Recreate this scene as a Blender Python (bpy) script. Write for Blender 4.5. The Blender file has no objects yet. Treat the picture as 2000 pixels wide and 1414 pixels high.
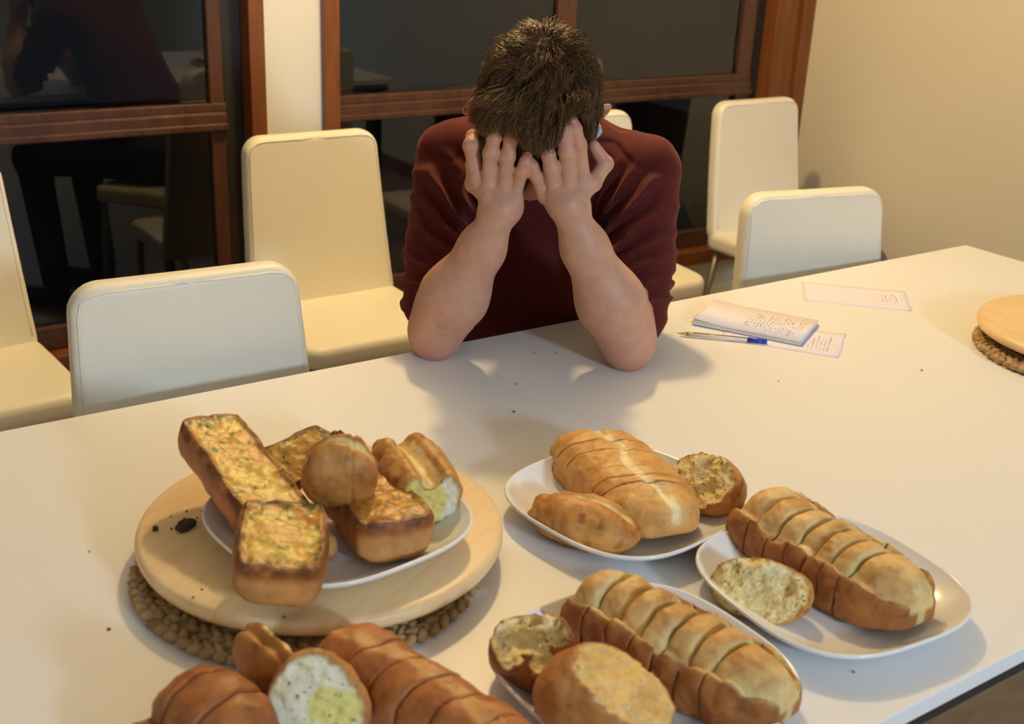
import bpy, bmesh, math, random
import numpy as np
from mathutils import Matrix, Vector

random.seed(7)
RNG = np.random.default_rng(7)
SC = bpy.context.scene
COL = SC.collection
T = 0.75                                    # table top height; the table's far right corner is the origin of x and y

# ------------------------------------------------------------------ camera
def make_camera():
    pitch, roll, yaw, fpx = math.radians(21.484), math.radians(2.702), math.radians(35.3), 2280.8
    c, s = math.cos(pitch), math.sin(pitch)
    fwd, right, up = Vector((0, c, -s)), Vector((1, 0, 0)), Vector((0, s, c))
    r2 = math.cos(roll) * right + math.sin(roll) * up
    u2 = -math.sin(roll) * right + math.cos(roll) * up
    rz = Matrix.Rotation(-yaw, 3, 'Z')
    fwd, r2, u2 = rz @ fwd, rz @ r2, rz @ u2
    cam = bpy.data.cameras.new('camera'); o = bpy.data.objects.new('camera', cam); COL.objects.link(o)
    m = Matrix((r2, u2, -fwd)).transposed().to_4x4()
    m.translation = Vector((-2.3259, -1.5234, T + 0.68))
    o.matrix_world = m
    cam.sensor_width = 36.0; cam.lens = fpx / 2000 * 36.0
    cam.clip_start = 0.02
    cam.dof.use_dof = True; cam.dof.focus_distance = 1.72; cam.dof.aperture_fstop = 6.5
    SC.camera = o
make_camera()

# ------------------------------------------------------------------ world, lights, exposure
w = bpy.data.worlds.new('night'); SC.world = w; w.use_nodes = True
w.node_tree.nodes['Background'].inputs[0].default_value = (0.010, 0.013, 0.016, 1)
w.node_tree.nodes['Background'].inputs[1].default_value = 0.5

def light(name, kind, loc, energy, color, size=0.1, target=None, size_y=None):
    l = bpy.data.lights.new(name, kind); l.energy = energy; l.color = color
    if kind == 'AREA':
        l.size = size
        if size_y: l.shape = 'RECTANGLE'; l.size_y = size_y
    else:
        l.shadow_soft_size = size
    o = bpy.data.objects.new(name, l); COL.objects.link(o); o.location = loc
    if target is not None:
        o.rotation_euler = (Vector(target) - Vector(loc)).to_track_quat('-Z', 'Y').to_euler()
    return o
LAMP = light('warm_ceiling_lamp', 'POINT', (-0.82, 0.62, 2.38), 80, (1.0, 0.71, 0.33), 0.06)
LAMP2 = light('kitchen_lamp', 'AREA', (-1.45, -4.6, 2.05), 80, (0.62, 0.80, 1.0), 0.35, (-1.3, 0.0, 0.9))
FILL = light('added_room_fill', 'AREA', (-2.6, -3.0, 2.42), 7, (0.72, 0.85, 1.0), 1.8, (-2.6, -2.9, 0.0))  # broad cool fill added to lift the ambient level, no known fixture
vs = SC.view_settings
vs.view_transform = 'Standard'; vs.look = 'None'; vs.gamma = 1.0; vs.exposure = 0.04; vs.use_curve_mapping = False
SC.cycles.use_denoising = True
SC.cycles.max_bounces = 8; SC.cycles.caustics_refractive = False; SC.cycles.caustics_reflective = False; SC.cycles.sample_clamp_indirect = 4.0

# ------------------------------------------------------------------ helpers: properties, objects
def tag(o, label=None, cat=None, group=None, kind=None):
    if label: o['label'] = label
    if cat: o['category'] = cat
    if group: o['group'] = group
    if kind: o['kind'] = kind
    return o

def empty(name, loc=(0, 0, 0), rz=0.0):
    o = bpy.data.objects.new(name, None); COL.objects.link(o)
    o.empty_display_size = 0.05; o.location = loc; o.rotation_euler = (0, 0, rz)
    return o

def link(name, me, mat, parent=None):
    o = bpy.data.objects.new(name, me); COL.objects.link(o)
    if mat is not None and not me.materials: me.materials.append(mat)
    if parent is not None: o.parent = parent
    return o

def mesh_np(name, V, F, smooth=True, col=None):
    V = np.asarray(V, np.float32); F = np.asarray(F, np.int32)
    n, k = F.shape
    me = bpy.data.meshes.new(name)
    me.vertices.add(len(V)); me.vertices.foreach_set('co', V.ravel())
    me.loops.add(n * k); me.loops.foreach_set('vertex_index', F.ravel())
    me.polygons.add(n); me.polygons.foreach_set('loop_start', np.arange(0, n * k, k, dtype=np.int32))
    try: me.polygons.foreach_set('loop_total', np.full(n, k, np.int32))
    except Exception: pass
    me.polygons.foreach_set('use_smooth', np.full(n, smooth))
    if col is not None:
        a = me.color_attributes.new('col', 'FLOAT_COLOR', 'POINT')
        c4 = np.ones((len(V), 4), np.float32); c4[:, :3] = col
        a.data.foreach_set('color', c4.ravel())
    me.update(calc_edges=True); me.validate()
    return me

def bm_mesh(name, bm, smooth=False):
    me = bpy.data.meshes.new(name); bmesh.ops.recalc_face_normals(bm, faces=bm.faces)
    bm.to_mesh(me); bm.free()
    if smooth:
        for p in me.polygons: p.use_smooth = True
    return me

def bm_box(bm, lo, hi, bevel=0.0, seg=2):
    c = [(a + b) / 2 for a, b in zip(lo, hi)]; s = [b - a for a, b in zip(lo, hi)]
    r = bmesh.ops.create_cube(bm, size=1.0, matrix=Matrix.Translation(c) @ Matrix.Diagonal((*s, 1)))
    if bevel > 0:
        es = list({e for v in r['verts'] for e in v.link_edges})
        bmesh.ops.bevel(bm, geom=es, offset=bevel, segments=seg, affect='EDGES', profile=0.5)

def box(name, lo, hi, mat, parent=None, bevel=0.0, seg=2):
    bm = bmesh.new(); bm_box(bm, lo, hi, bevel, seg)
    return link(name, bm_mesh(name, bm), mat, parent)

def tube_np(P, r, n=10, cap=True):
    P = np.asarray(P, float); m = len(P)
    r = np.broadcast_to(np.asarray(r, float), (m,))
    tan = np.gradient(P, axis=0); tan /= np.linalg.norm(tan, axis=1)[:, None] + 1e-12
    ref = np.array([0, 0, 1.0]) if abs(tan[0][2]) < 0.9 else np.array([1.0, 0, 0])
    V = []
    for i in range(m):
        a = np.cross(tan[i], ref); a /= np.linalg.norm(a) + 1e-12; b = np.cross(tan[i], a)
        t = np.linspace(0, 2 * np.pi, n, endpoint=False)
        V.append(P[i] + r[i] * (np.cos(t)[:, None] * a + np.sin(t)[:, None] * b))
    V = np.concatenate(V); F = []
    for i in range(m - 1):
        for j in range(n):
            F.append((i * n + j, i * n + (j + 1) % n, (i + 1) * n + (j + 1) % n, (i + 1) * n + j))
    if cap:
        V = np.vstack([V, P[0], P[-1]]); a, b = len(V) - 2, len(V) - 1
        for j in range(n):
            F.append((a, a, (j + 1) % n, j)[1:] + ((j),) if False else (a, (j + 1) % n, j, j))
            F.append((b, (m - 1) * n + j, (m - 1) * n + (j + 1) % n, (m - 1) * n + (j + 1) % n))
    return V, F

def poly_mesh(name, V, F, smooth=True):
    me = bpy.data.meshes.new(name)
    G = []
    for f in F:
        g = []
        for i in f:
            if i not in g: g.append(int(i))
        G.append(g)
    me.from_pydata([tuple(map(float, v)) for v in V], [], G); me.update()
    if smooth:
        for p in me.polygons: p.use_smooth = True
    return me

def tube(name, P, r, mat, parent=None, n=10):
    V, F = tube_np(P, r, n); return link(name, poly_mesh(name, V, F), mat, parent)

def lathe_mesh(name, prof, n=72):
    prof = np.array(prof, float); m = len(prof)
    t = np.linspace(0, 2 * np.pi, n, endpoint=False)
    V = np.stack([np.outer(np.cos(t), prof[:, 0]), np.outer(np.sin(t), prof[:, 0]), np.tile(prof[:, 1], (n, 1))], -1).reshape(-1, 3)
    F = [(i * m + j, ((i + 1) % n) * m + j, ((i + 1) % n) * m + j + 1, i * m + j + 1) for i in range(n) for j in range(m - 1)]
    bm = bmesh.new(); vs_ = [bm.verts.new(v) for v in V]
    for f in F: bm.faces.new([vs_[k] for k in f])
    bmesh.ops.remove_doubles(bm, verts=bm.verts, dist=1e-5)
    return bm_mesh(name, bm, True)

# ------------------------------------------------------------------ helpers: noise, distance fields, surface nets
def vnoise(X, Y, Z, seed=0):
    xi, yi, zi = np.floor(X).astype(np.int64), np.floor(Y).astype(np.int64), np.floor(Z).astype(np.int64)
    fx, fy, fz = X - xi, Y - yi, Z - zi
    fx, fy, fz = [f * f * (3 - 2 * f) for f in (fx, fy, fz)]
    def h(a, b, c):
        n = (a * 374761393 + b * 668265263 + c * 2147483647 + seed * 1274126177) & 0x7fffffff
        n = ((n ^ (n >> 13)) * 1274126177) & 0x7fffffff
        n = (n ^ (n >> 16)) & 0xffff
        return n / 32767.5 - 1.0
    r = 0
    for dx in (0, 1):
        for dy in (0, 1):
            for dz in (0, 1):
                wgt = (fx if dx else 1 - fx) * (fy if dy else 1 - fy) * (fz if dz else 1 - fz)
                r = r + wgt * h(xi + dx, yi + dy, zi + dz)
    return r

def fbm(X, Y, Z, scale, octv=3, seed=0):
    r = 0; a = 1.0; s = 1.0 / scale
    for o in range(octv):
        r = r + a * vnoise(X * s + 17.3 * o, Y * s - 9.1 * o, Z * s + 3.7 * o, seed + o); a *= 0.5; s *= 2.03
    return r

def smin(a, b, k):
    if k <= 0: return np.minimum(a, b)
    h = np.maximum(k - np.abs(a - b), 0) / k
    return np.minimum(a, b) - h * h * k * 0.25

def smax(a, b, k): return -smin(-a, -b, k)

def smooth01(x, a, b):
    t = np.clip((x - a) / (b - a), 0, 1); return t * t * (3 - 2 * t)

def superell(y, z, a, b, n):
    return ((np.abs(y / a) ** n + np.abs(z / b) ** n) ** (1.0 / n) - 1.0) * np.minimum(a, b)

def surface_nets(d, org, h):
    ins = d < 0
    nx, ny, nz = d.shape
    c = [ins[i:nx - 1 + i, j:ny - 1 + j, k:nz - 1 + k] for i in (0, 1) for j in (0, 1) for k in (0, 1)]
    anyi = c[0].copy(); alli = c[0].copy()
    for q in c[1:]: anyi |= q; alli &= q
    act = anyi & ~alli
    I, J, K = np.nonzero(act)
    idx = np.full(act.shape, -1, np.int32); idx[I, J, K] = np.arange(len(I), dtype=np.int32)
    cor = [(i, j, k) for i in (0, 1) for j in (0, 1) for k in (0, 1)]
    val = [d[I + i, J + j, K + k] for i, j, k in cor]
    acc = np.zeros((len(I), 3)); cnt = np.zeros(len(I))
    for a in range(8):
        for b in range(a + 1, 8):
            if sum(abs(p - q) for p, q in zip(cor[a], cor[b])) != 1: continue
            m = (val[a] < 0) != (val[b] < 0)
            t = np.where(m, val[a] / np.where(m, val[a] - val[b], 1), 0)
            p = np.array(cor[a], float)[None] + t[:, None] * (np.array(cor[b], float) - np.array(cor[a], float))[None]
            acc += np.where(m[:, None], p, 0); cnt += m
    V = (np.stack([I, J, K], 1) + acc / cnt[:, None]) * h + np.asarray(org)
    F = []
    def quads(m, off, flip):
        A, B, Cc = np.nonzero(m)
        q = [idx[A + o[0], B + o[1], Cc + o[2]] for o in off]
        q = np.stack(q[::-1] if flip else q, 1)
        F.append(q[(q >= 0).all(1)])
    s0, s1 = ins[:-1, 1:-1, 1:-1], ins[1:, 1:-1, 1:-1]
    off = [(0, 0, 0), (0, 1, 0), (0, 1, 1), (0, 0, 1)]
    quads(s0 & ~s1, off, False); quads(~s0 & s1, off, True)
    s0, s1 = ins[1:-1, :-1, 1:-1], ins[1:-1, 1:, 1:-1]
    off = [(0, 0, 0), (0, 0, 1), (1, 0, 1), (1, 0, 0)]
    quads(s0 & ~s1, off, False); quads(~s0 & s1, off, True)
    s0, s1 = ins[1:-1, 1:-1, :-1], ins[1:-1, 1:-1, 1:]
    off = [(0, 0, 0), (1, 0, 0), (1, 1, 0), (0, 1, 0)]
    quads(s0 & ~s1, off, False); quads(~s0 & s1, off, True)
    return V, np.concatenate(F)

def grid(lo, hi, h):
    ax = [np.arange(a - 2 * h, b + 3 * h, h) for a, b in zip(lo, hi)]
    X, Y, Z = np.meshgrid(*ax, indexing='ij')
    return X, Y, Z, np.array([a[0] for a in ax])

def sdf_mesh(fn, lo, hi, h):
    X, Y, Z, org = grid(lo, hi, h)
    return surface_nets(np.asarray(fn(X, Y, Z)), org, h)

class Field:
    """a grid of distances that primitives are blended into, each inside its own box only"""
    def __init__(s, lo, hi, h):
        s.h = h; s.ax = [np.arange(a, b + h, h, dtype=np.float32) for a, b in zip(lo, hi)]
        s.d = np.full([len(a) for a in s.ax], 0.05, np.float32); s.org = np.array([a[0] for a in s.ax])
    def sub(s, lo, hi):
        sl = []
        for a, l, u in zip(s.ax, lo, hi):
            i0 = max(0, int(np.searchsorted(a, l)) - 1); i1 = min(len(a), int(np.searchsorted(a, u)) + 1)
            sl.append(slice(i0, max(i1, i0)))
        g = np.meshgrid(*[a[q] for a, q in zip(s.ax, sl)], indexing='ij')
        return tuple(sl), g
    def cap(s, a, b, ra, rb, k=0.01, fn=None):
        a, b = np.array(a, float), np.array(b, float); m = max(ra, rb) + k + 0.012
        sl, (X, Y, Z) = s.sub(np.minimum(a, b) - m, np.maximum(a, b) + m)
        if X.size == 0: return
        e = b - a; L2 = float(e @ e) + 1e-12
        t = np.clip(((X - a[0]) * e[0] + (Y - a[1]) * e[1] + (Z - a[2]) * e[2]) / L2, 0, 1)
        d = np.sqrt((X - a[0] - t * e[0]) ** 2 + (Y - a[1] - t * e[1]) ** 2 + (Z - a[2] - t * e[2]) ** 2) - (ra + (rb - ra) * t)
        if fn is not None: d = d + fn(X, Y, Z, t)
        s.d[sl] = smin(s.d[sl], d, k)
    def ell(s, c, r, R=None, k=0.01, cut=False):
        c, r = np.array(c, float), np.array(r, float); m = r.max() + k + 0.012
        sl, (X, Y, Z) = s.sub(c - m, c + m)
        if X.size == 0: return
        X, Y, Z = X - c[0], Y - c[1], Z - c[2]
        if R is not None:
            R = np.asarray(R)
            X, Y, Z = [R[0, i] * X + R[1, i] * Y + R[2, i] * Z for i in range(3)]
        q = np.sqrt((X / r[0]) ** 2 + (Y / r[1]) ** 2 + (Z / r[2]) ** 2)
        q2 = np.sqrt((X / r[0] ** 2) ** 2 + (Y / r[1] ** 2) ** 2 + (Z / r[2] ** 2) ** 2) + 1e-9
        d = q * (q - 1) / q2
        if cut: s.d[sl] = smax(s.d[sl], -d, k)
        else: s.d[sl] = smin(s.d[sl], d, k)
    def mesh(s): return surface_nets(s.d, s.org, s.h)

# ------------------------------------------------------------------ materials
def principled(name, color=(0.8, 0.8, 0.8), rough=0.5, spec=0.5, metal=0.0, **kw):
    m = bpy.data.materials.new(name); m.use_nodes = True
    b = m.node_tree.nodes['Principled BSDF']
    b.inputs['Base Color'].default_value = (*color, 1); b.inputs['Roughness'].default_value = rough
    b.inputs['Specular IOR Level'].default_value = spec; b.inputs['Metallic'].default_value = metal
    for k, v in kw.items(): b.inputs[k.replace('_', ' ')].default_value = v
    return m

def nodes(m): return m.node_tree.nodes, m.node_tree.links, m.node_tree.nodes['Principled BSDF']

def coords(m, scale=(1, 1, 1), kind='Object'):
    N, L, b = nodes(m)
    tc = N.new('ShaderNodeTexCoord'); mp = N.new('ShaderNodeMapping'); mp.inputs['Scale'].default_value = scale
    L.new(tc.outputs[kind], mp.inputs['Vector']); return mp.outputs['Vector']

def noise(m, vec, scale, detail=3, rough=0.55, dist=0.0):
    N, L, b = nodes(m); n = N.new('ShaderNodeTexNoise')
    n.inputs['Scale'].default_value = scale; n.inputs['Detail'].default_value = detail
    n.inputs['Roughness'].default_value = rough; n.inputs['Distortion'].default_value = dist
    L.new(vec, n.inputs['Vector']); return n.outputs['Fac']

def ramp(m, fac, stops):
    N, L, b = nodes(m); r = N.new('ShaderNodeValToRGB'); e = r.color_ramp.elements
    while len(e) < len(stops): e.new(0.5)
    for q, (p, c) in zip(e, stops):
        q.position = p; q.color = (*c, 1) if not isinstance(c, (int, float)) else (c, c, c, 1)
    L.new(fac, r.inputs['Fac']); return r.outputs['Color']

def mix(m, fac, a, b_, mode='MIX'):
    N, L, b = nodes(m); x = N.new('ShaderNodeMix'); x.data_type = 'RGBA'; x.blend_type = mode
    for s, v in ((x.inputs[0], fac), (x.inputs[6], a), (x.inputs[7], b_)):
        if hasattr(v, 'links'): L.new(v, s)
        elif isinstance(v, (int, float)): s.default_value = v
        else: s.default_value = (*v, 1)
    return x.outputs[2]

def bump(m, h, strength=0.3, dist=0.002):
    N, L, b = nodes(m); n = N.new('ShaderNodeBump'); n.inputs['Strength'].default_value = strength
    n.inputs['Distance'].default_value = dist; L.new(h, n.inputs['Height']); L.new(n.outputs['Normal'], b.inputs['Normal'])

def base(m, c): N, L, b = nodes(m); L.new(c, b.inputs['Base Color'])

def attr(m, name='col'):
    N, L, b = nodes(m); a = N.new('ShaderNodeVertexColor'); a.layer_name = name; return a.outputs['Color']

def m_wall():
    m = principled('cream_wall_paint', (0.80, 0.75, 0.66), 0.75, 0.3); v = coords(m)
    n = noise(m, v, 3.0, 3); base(m, mix(m, n, (0.80, 0.76, 0.67), (0.84, 0.80, 0.71)))
    bump(m, noise(m, v, 260, 2), 0.08, 0.001); return m
def m_plain_wall():
    m = principled('beige_wall_paint', (0.70, 0.62, 0.48), 0.8, 0.25); v = coords(m)
    n = noise(m, v, 2.2, 3); base(m, mix(m, n, (0.68, 0.61, 0.47), (0.73, 0.66, 0.52)))
    bump(m, noise(m, v, 260, 2), 0.08, 0.001); return m
def m_floor():
    m = principled('timber_floor', (0.3, 0.2, 0.12), 0.45); v = coords(m, (1, 6, 1))
    n = noise(m, v, 4.0, 5, 0.6, 0.4); base(m, ramp(m, n, [(0.3, (0.24, 0.17, 0.11)), (0.7, (0.37, 0.28, 0.19))]))
    bump(m, n, 0.1, 0.001); return m
def m_red_wood(name, dark, lite, rough=0.35):
    m = principled(name, lite, rough, 0.5); v = coords(m, (7, 7, 0.8))
    n = noise(m, v, 5.0, 5, 0.6, 0.6); base(m, ramp(m, n, [(0.3, dark), (0.7, lite)])); bump(m, n, 0.08, 0.001); return m
def m_board():
    m = principled('pale_wood_board', (0.75, 0.55, 0.3), 0.42, 0.4); v = coords(m, (2.2, 16, 2.2))
    n = noise(m, v, 3.2, 5, 0.62, 0.9); base(m, ramp(m, n, [(0.25, (0.72, 0.49, 0.24)), (0.55, (0.82, 0.61, 0.34)), (0.8, (0.76, 0.53, 0.27))]))
    bump(m, n, 0.05, 0.0006); return m
def m_table():
    m = principled('white_table_top', (0.83, 0.815, 0.81), 0.34, 0.3); v = coords(m)
    bump(m, noise(m, v, 900, 2), 0.03, 0.0004); return m
def m_leather():
    m = principled('off_white_leatherette', (0.80, 0.75, 0.62), 0.42, 0.4); v = coords(m)
    n = noise(m, v, 7, 4); base(m, mix(m, n, (0.80, 0.74, 0.60), (0.88, 0.83, 0.70)))
    h = noise(m, v, 420, 2); bump(m, h, 0.12, 0.0006); return m
def m_crust():
    m = principled('bread_crust', (0.5, 0.25, 0.1), 0.5, 0.35); v = coords(m); a = attr(m)
    n = noise(m, v, 38, 5, 0.6, 0.3); n2 = noise(m, v, 160, 3)
    c = mix(m, 1.0, a, ramp(m, n, [(0.28, (0.72, 0.60, 0.50)), (0.52, (1.0, 1.0, 1.0)), (0.75, (1.16, 1.16, 1.10))]), 'MULTIPLY')
    c = mix(m, ramp(m, n2, [(0.62, 0.0), (0.72, 0.35)]), c, (0.30, 0.115, 0.035))
    base(m, c); bump(m, mix(m, 0.5, n, n2), 0.35, 0.002); return m
def m_crumb(name='bread_crumb', soft=1.0):
    m = principled(name, (0.8, 0.7, 0.4), 0.8, 0.15); v = coords(m); a = attr(m)
    n = noise(m, v, 90, 5, 0.65); N, L, b = nodes(m)
    vo = N.new('ShaderNodeTexVoronoi'); vo.inputs['Scale'].default_value = 260; L.new(v, vo.inputs['Vector'])
    herb = noise(m, v, 210, 2, 0.5)
    c = mix(m, 1.0, a, ramp(m, n, [(0.3, (1 - .26 * soft, 1 - .30 * soft, 1 - .40 * soft)), (0.6, (1 + .08 * soft, 1 + .08 * soft, 1 + .05 * soft))]), 'MULTIPLY')
    c = mix(m, ramp(m, herb, [(0.655, 0.0), (0.69, 0.85)]), c, (0.10, 0.12, 0.02))
    base(m, c); bump(m, mix(m, 0.5, n, vo.outputs['Distance']), 0.7 * soft, 0.003); return m
def m_garlic():
    m = principled('garlic_butter_face', (0.8, 0.55, 0.15), 0.42, 0.45); v = coords(m); a = attr(m)
    n = noise(m, v, 45, 5, 0.65, 0.5); n2 = noise(m, v, 120, 4, 0.6); herb = noise(m, v, 105, 3, 0.5, 0.6); patch = noise(m, v, 30, 2)
    c = mix(m, 1.0, a, ramp(m, n2, [(0.3, (0.72, 0.58, 0.42)), (0.55, (1.0, 1.0, 1.0)), (0.75, (1.1, 1.1, 1.0))]), 'MULTIPLY')
    c = mix(m, ramp(m, n, [(0.60, 0.0), (0.72, 0.7)]), c, (0.33, 0.125, 0.02))
    hm = mix(m, 1.0, ramp(m, herb, [(0.555, 0.0), (0.59, 1.0)]), ramp(m, patch, [(0.40, 0.1), (0.52, 1.0)]), 'MULTIPLY')
    c = mix(m, hm, c, (0.085, 0.115, 0.012))
    base(m, c); bump(m, mix(m, 0.5, n2, herb), 0.6, 0.003); return m
def m_skin():
    m = principled('skin', (0.6, 0.35, 0.25), 0.48, 0.4); v = coords(m); a = attr(m)
    n = noise(m, v, 55, 4); n2 = noise(m, v, 600, 2)
    base(m, mix(m, 1.0, a, ramp(m, n, [(0.3, (0.93, 0.86, 0.83)), (0.7, (1.05, 1.04, 1.04))]), 'MULTIPLY'))
    N, L, b = nodes(m)
    b.inputs['Subsurface Weight'].default_value = 0.12; b.inputs['Subsurface Radius'].default_value = (1.0, 0.35, 0.2); b.inputs['Subsurface Scale'].default_value = 0.006
    bump(m, n2, 0.12, 0.0006); return m
def m_sweater():
    m = principled('maroon_knit', (0.15, 0.03, 0.025), 0.85, 0.12); v = coords(m)
    n = noise(m, v, 30, 4); base(m, mix(m, n, (0.062, 0.0095, 0.0098), (0.098, 0.0165, 0.0150)))
    N, L, b = nodes(m); b.inputs['Sheen Weight'].default_value = 0.25; b.inputs['Sheen Roughness'].default_value = 0.45; b.inputs['Sheen Tint'].default_value = (0.7, 0.3, 0.25, 1)
    bump(m, noise(m, v, 520, 2), 0.3, 0.001); return m
def m_mat():
    m = principled('woven_seagrass', (0.42, 0.27, 0.13), 0.7, 0.25); v = coords(m)
    n = noise(m, v, 60, 4); base(m, ramp(m, n, [(0.3, (0.25, 0.145, 0.06)), (0.7, (0.52, 0.35, 0.17))])); bump(m, noise(m, v, 300, 3), 0.4, 0.001); return m
def m_paper(name, c=(0.83, 0.78, 0.88), pitch=0.0066):
    m = principled(name, c, 0.7, 0.2); v = coords(m); N, L, b = nodes(m)
    s = N.new('ShaderNodeSeparateXYZ'); L.new(v, s.inputs[0])
    d = N.new('ShaderNodeMath'); d.operation = 'MULTIPLY'; d.inputs[1].default_value = 1 / pitch; L.new(s.outputs['X'], d.inputs[0])
    f = N.new('ShaderNodeMath'); f.operation = 'FRACT'; L.new(d.outputs[0], f.inputs[0])
    base(m, mix(m, ramp(m, f.outputs[0], [(0.90, 0.0), (0.94, 0.75)]), c, (0.46, 0.48, 0.62))); return m
def m_hair():
    m = principled('brown_hair', (0.1, 0.05, 0.02), 0.38, 0.40); base(m, attr(m)); return m
def m_glass():
    m = principled('window_glass', (1, 1, 1), 0.0, 0.5); N, L, b = nodes(m)
    b.inputs['Transmission Weight'].default_value = 1.0; b.inputs['IOR'].default_value = 1.46; return m

M = dict(
    wall=m_wall(), beige=m_plain_wall(), floor=m_floor(), ceil=principled('white_ceiling_paint', (0.80, 0.78, 0.72), 0.8),
    casing=m_red_wood('red_brown_casing', (0.135, 0.040, 0.010), (0.23, 0.075, 0.020)),
    sash=m_red_wood('dark_red_brown_sash', (0.050, 0.020, 0.012), (0.095, 0.038, 0.022), 0.3),
    track=principled('dark_track', (0.018, 0.014, 0.013), 0.5), glass=m_glass(), night=principled('dark_terrace', (0.03, 0.03, 0.03), 0.9),
    board=m_board(), table=m_table(), leather=m_leather(), crust=m_crust(), crumb=m_crumb(), finecrumb=m_crumb('soft_white_crumb', .35), garlic=m_garlic(),
    ceramic=principled('white_glazed_ceramic', (0.82, 0.82, 0.82), 0.18, 0.45), skin=m_skin(), sweater=m_sweater(), mat=m_mat(),
    black=principled('black_metal', (0.02, 0.02, 0.022), 0.4), bronze=principled('dull_metal', (0.28, 0.24, 0.19), 0.4, 0.5, 0.7),
    paper=m_paper('lined_paper'), card=principled('yellow_card', (0.75, 0.65, 0.12), 0.6), bluecard=principled('blue_grey_card', (0.42, 0.52, 0.66), 0.6),
    ink=principled('ink', (0.16, 0.16, 0.26), 0.6), blue=principled('blue_plastic', (0.015, 0.03, 0.35), 0.3),
    clear=principled('clear_plastic', (0.78, 0.72, 0.58), 0.15, 0.5), brass=principled('brass', (0.45, 0.28, 0.08), 0.3, 0.5, 1.0),
    hair=m_hair(), haircap=principled('dark_brown_hair', (0.055, 0.030, 0.012), 0.6, 0.3),
    denim=principled('dark_denim', (0.03, 0.035, 0.05), 0.8), shoe=principled('black_shoe', (0.03, 0.03, 0.03), 0.6),
    collar=principled('light_blue_cotton', (0.42, 0.52, 0.66), 0.8), burnt=principled('burnt_crumb', (0.035, 0.016, 0.008), 0.6),
    browncrumb=principled('brown_crumb', (0.22, 0.09, 0.03), 0.7), nail=principled('fingernail', (0.68, 0.42, 0.33), 0.25, 0.5),
    bin=principled('dark_grey_plastic', (0.10, 0.095, 0.085), 0.5), lip=principled('lip', (0.45, 0.16, 0.13), 0.4),
)

# ------------------------------------------------------------------ the room
def S(o): o['kind'] = 'structure'; return o
X0, X1, Y0, YW, ZC = -4.4, 0.83, -6.0, 1.30, 2.50
S(box('floor', (X0 - .1, Y0 - .1, -0.08), (X1 + .1, YW + .1, 0), M['floor']))
S(box('ceiling', (X0 - .1, Y0 - .1, ZC), (X1 + .1, YW + .1, ZC + .08), M['ceil']))
S(box('wall_right', (X1, Y0, 0), (X1 + .12, YW + .12, ZC), M['beige']))
S(box('wall_left', (X0 - .12, Y0, 0), (X0, YW + .12, ZC), M['wall']))
S(box('wall_front', (X0, Y0 - .12, 0), (X1, Y0, ZC), M['wall']))
# the wall with the two windows: pier, header and sill pieces joined as one wall
WB, WT = 0.30, 2.15
wins = [(-3.30, -1.136), (-0.975, X1)]
bm = bmesh.new()
for lo, hi in [((X0, YW, 0), (X1, YW + .12, WB)), ((X0, YW, WT), (X1, YW + .12, ZC)), ((X0, YW, WB), (-3.30, YW + .12, WT)), ((-1.136, YW, WB), (-0.975, YW + .12, WT))]:
    bm_box(bm, lo, hi)
S(link('wall_back', bm_mesh('wall_back', bm), M['wall']))
S(box('terrace', (-6, YW + .14, -0.1), (4, 7.0, -0.02), M['night']))
S(box('baseboard_right', (X1 - .012, Y0, 0), (X1, YW, 0.08), M['casing'], bevel=.003))

def bars(parent, name, lst, mat, bevel=0.004):
    for lo, hi in lst: box(name, lo, hi, mat, parent, bevel)

def window(n, a, b, lw, rw, split, rail_lo, rail_hi):
    """fixed casing, dark track, sliding sashes with a middle rail, upper and lower panes"""
    w_ = S(empty(f'window_{n}', (0, 0, 0)))
    y = YW
    bars(w_, 'casing', [((a, y - .02, WB), (a + lw, y + .10, WT)), ((b - rw, y - .02, WB), (b, y + .10, WT)),
                        ((a, y - .02, WT - .05), (b, y + .10, WT)), ((a, y - .03, WB), (b, y + .10, WB + .05))], M['casing'])
    ia, ib = a + lw, b - rw
    bars(w_, 'track', [((ia, y + .035, WB + .05), (ia + .03, y + .10, WT - .05)), ((ib - .05, y + .035, WB + .05), (ib, y + .10, WT - .05))], M['track'], 0.002)
    sa, sb = ia + .006, ib - .05
    bars(w_, 'rail', [((sa, y + .012, rail_lo), (sb, y + .062, rail_hi - .022))], M['sash'], 0.006)
    bars(w_, 'rail_bead', [((sa, y + .004, rail_lo - .002), (sb, y + .03, rail_lo + .016)), ((sa, y + .018, rail_hi - .024), (sb, y + .058, rail_hi))], M['sash'], 0.004)
    bars(w_, 'bottom_rail', [((sa, y + .015, WB + .05), (sb, y + .055, WB + .11))], M['sash'])
    for x0, x1 in split: bars(w_, 'stile', [((x0, y + .02, WB + .05), (x1, y + .055, WT - .05))], M['sash'])
    cuts = [sa] + [v for s in split for v in s] + [sb]
    for i in range(0, len(cuts), 2):
        if cuts[i + 1] - cuts[i] < .03: continue
        bars(w_, 'pane', [((cuts[i], y + .034, WB + .11), (cuts[i + 1], y + .040, rail_lo)), ((cuts[i], y + .034, rail_hi), (cuts[i + 1], y + .040, WT - .05))], M['glass'], 0)
    return w_
window(1, -3.30, -1.136, .05, .042, [(-2.30, -2.23), (-1.27, -1.232)], 0.865, 0.930)
window(2, -0.975, X1, .045, .165, [(-0.205, -0.135), (0.552, 0.612)], 0.865, 0.930)
# inner, lighter casing strip by the right wall
S(box('trim_1', (0.775, YW - .034, WB), (X1, YW - .018, WT), M['casing'], bevel=.003))

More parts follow.
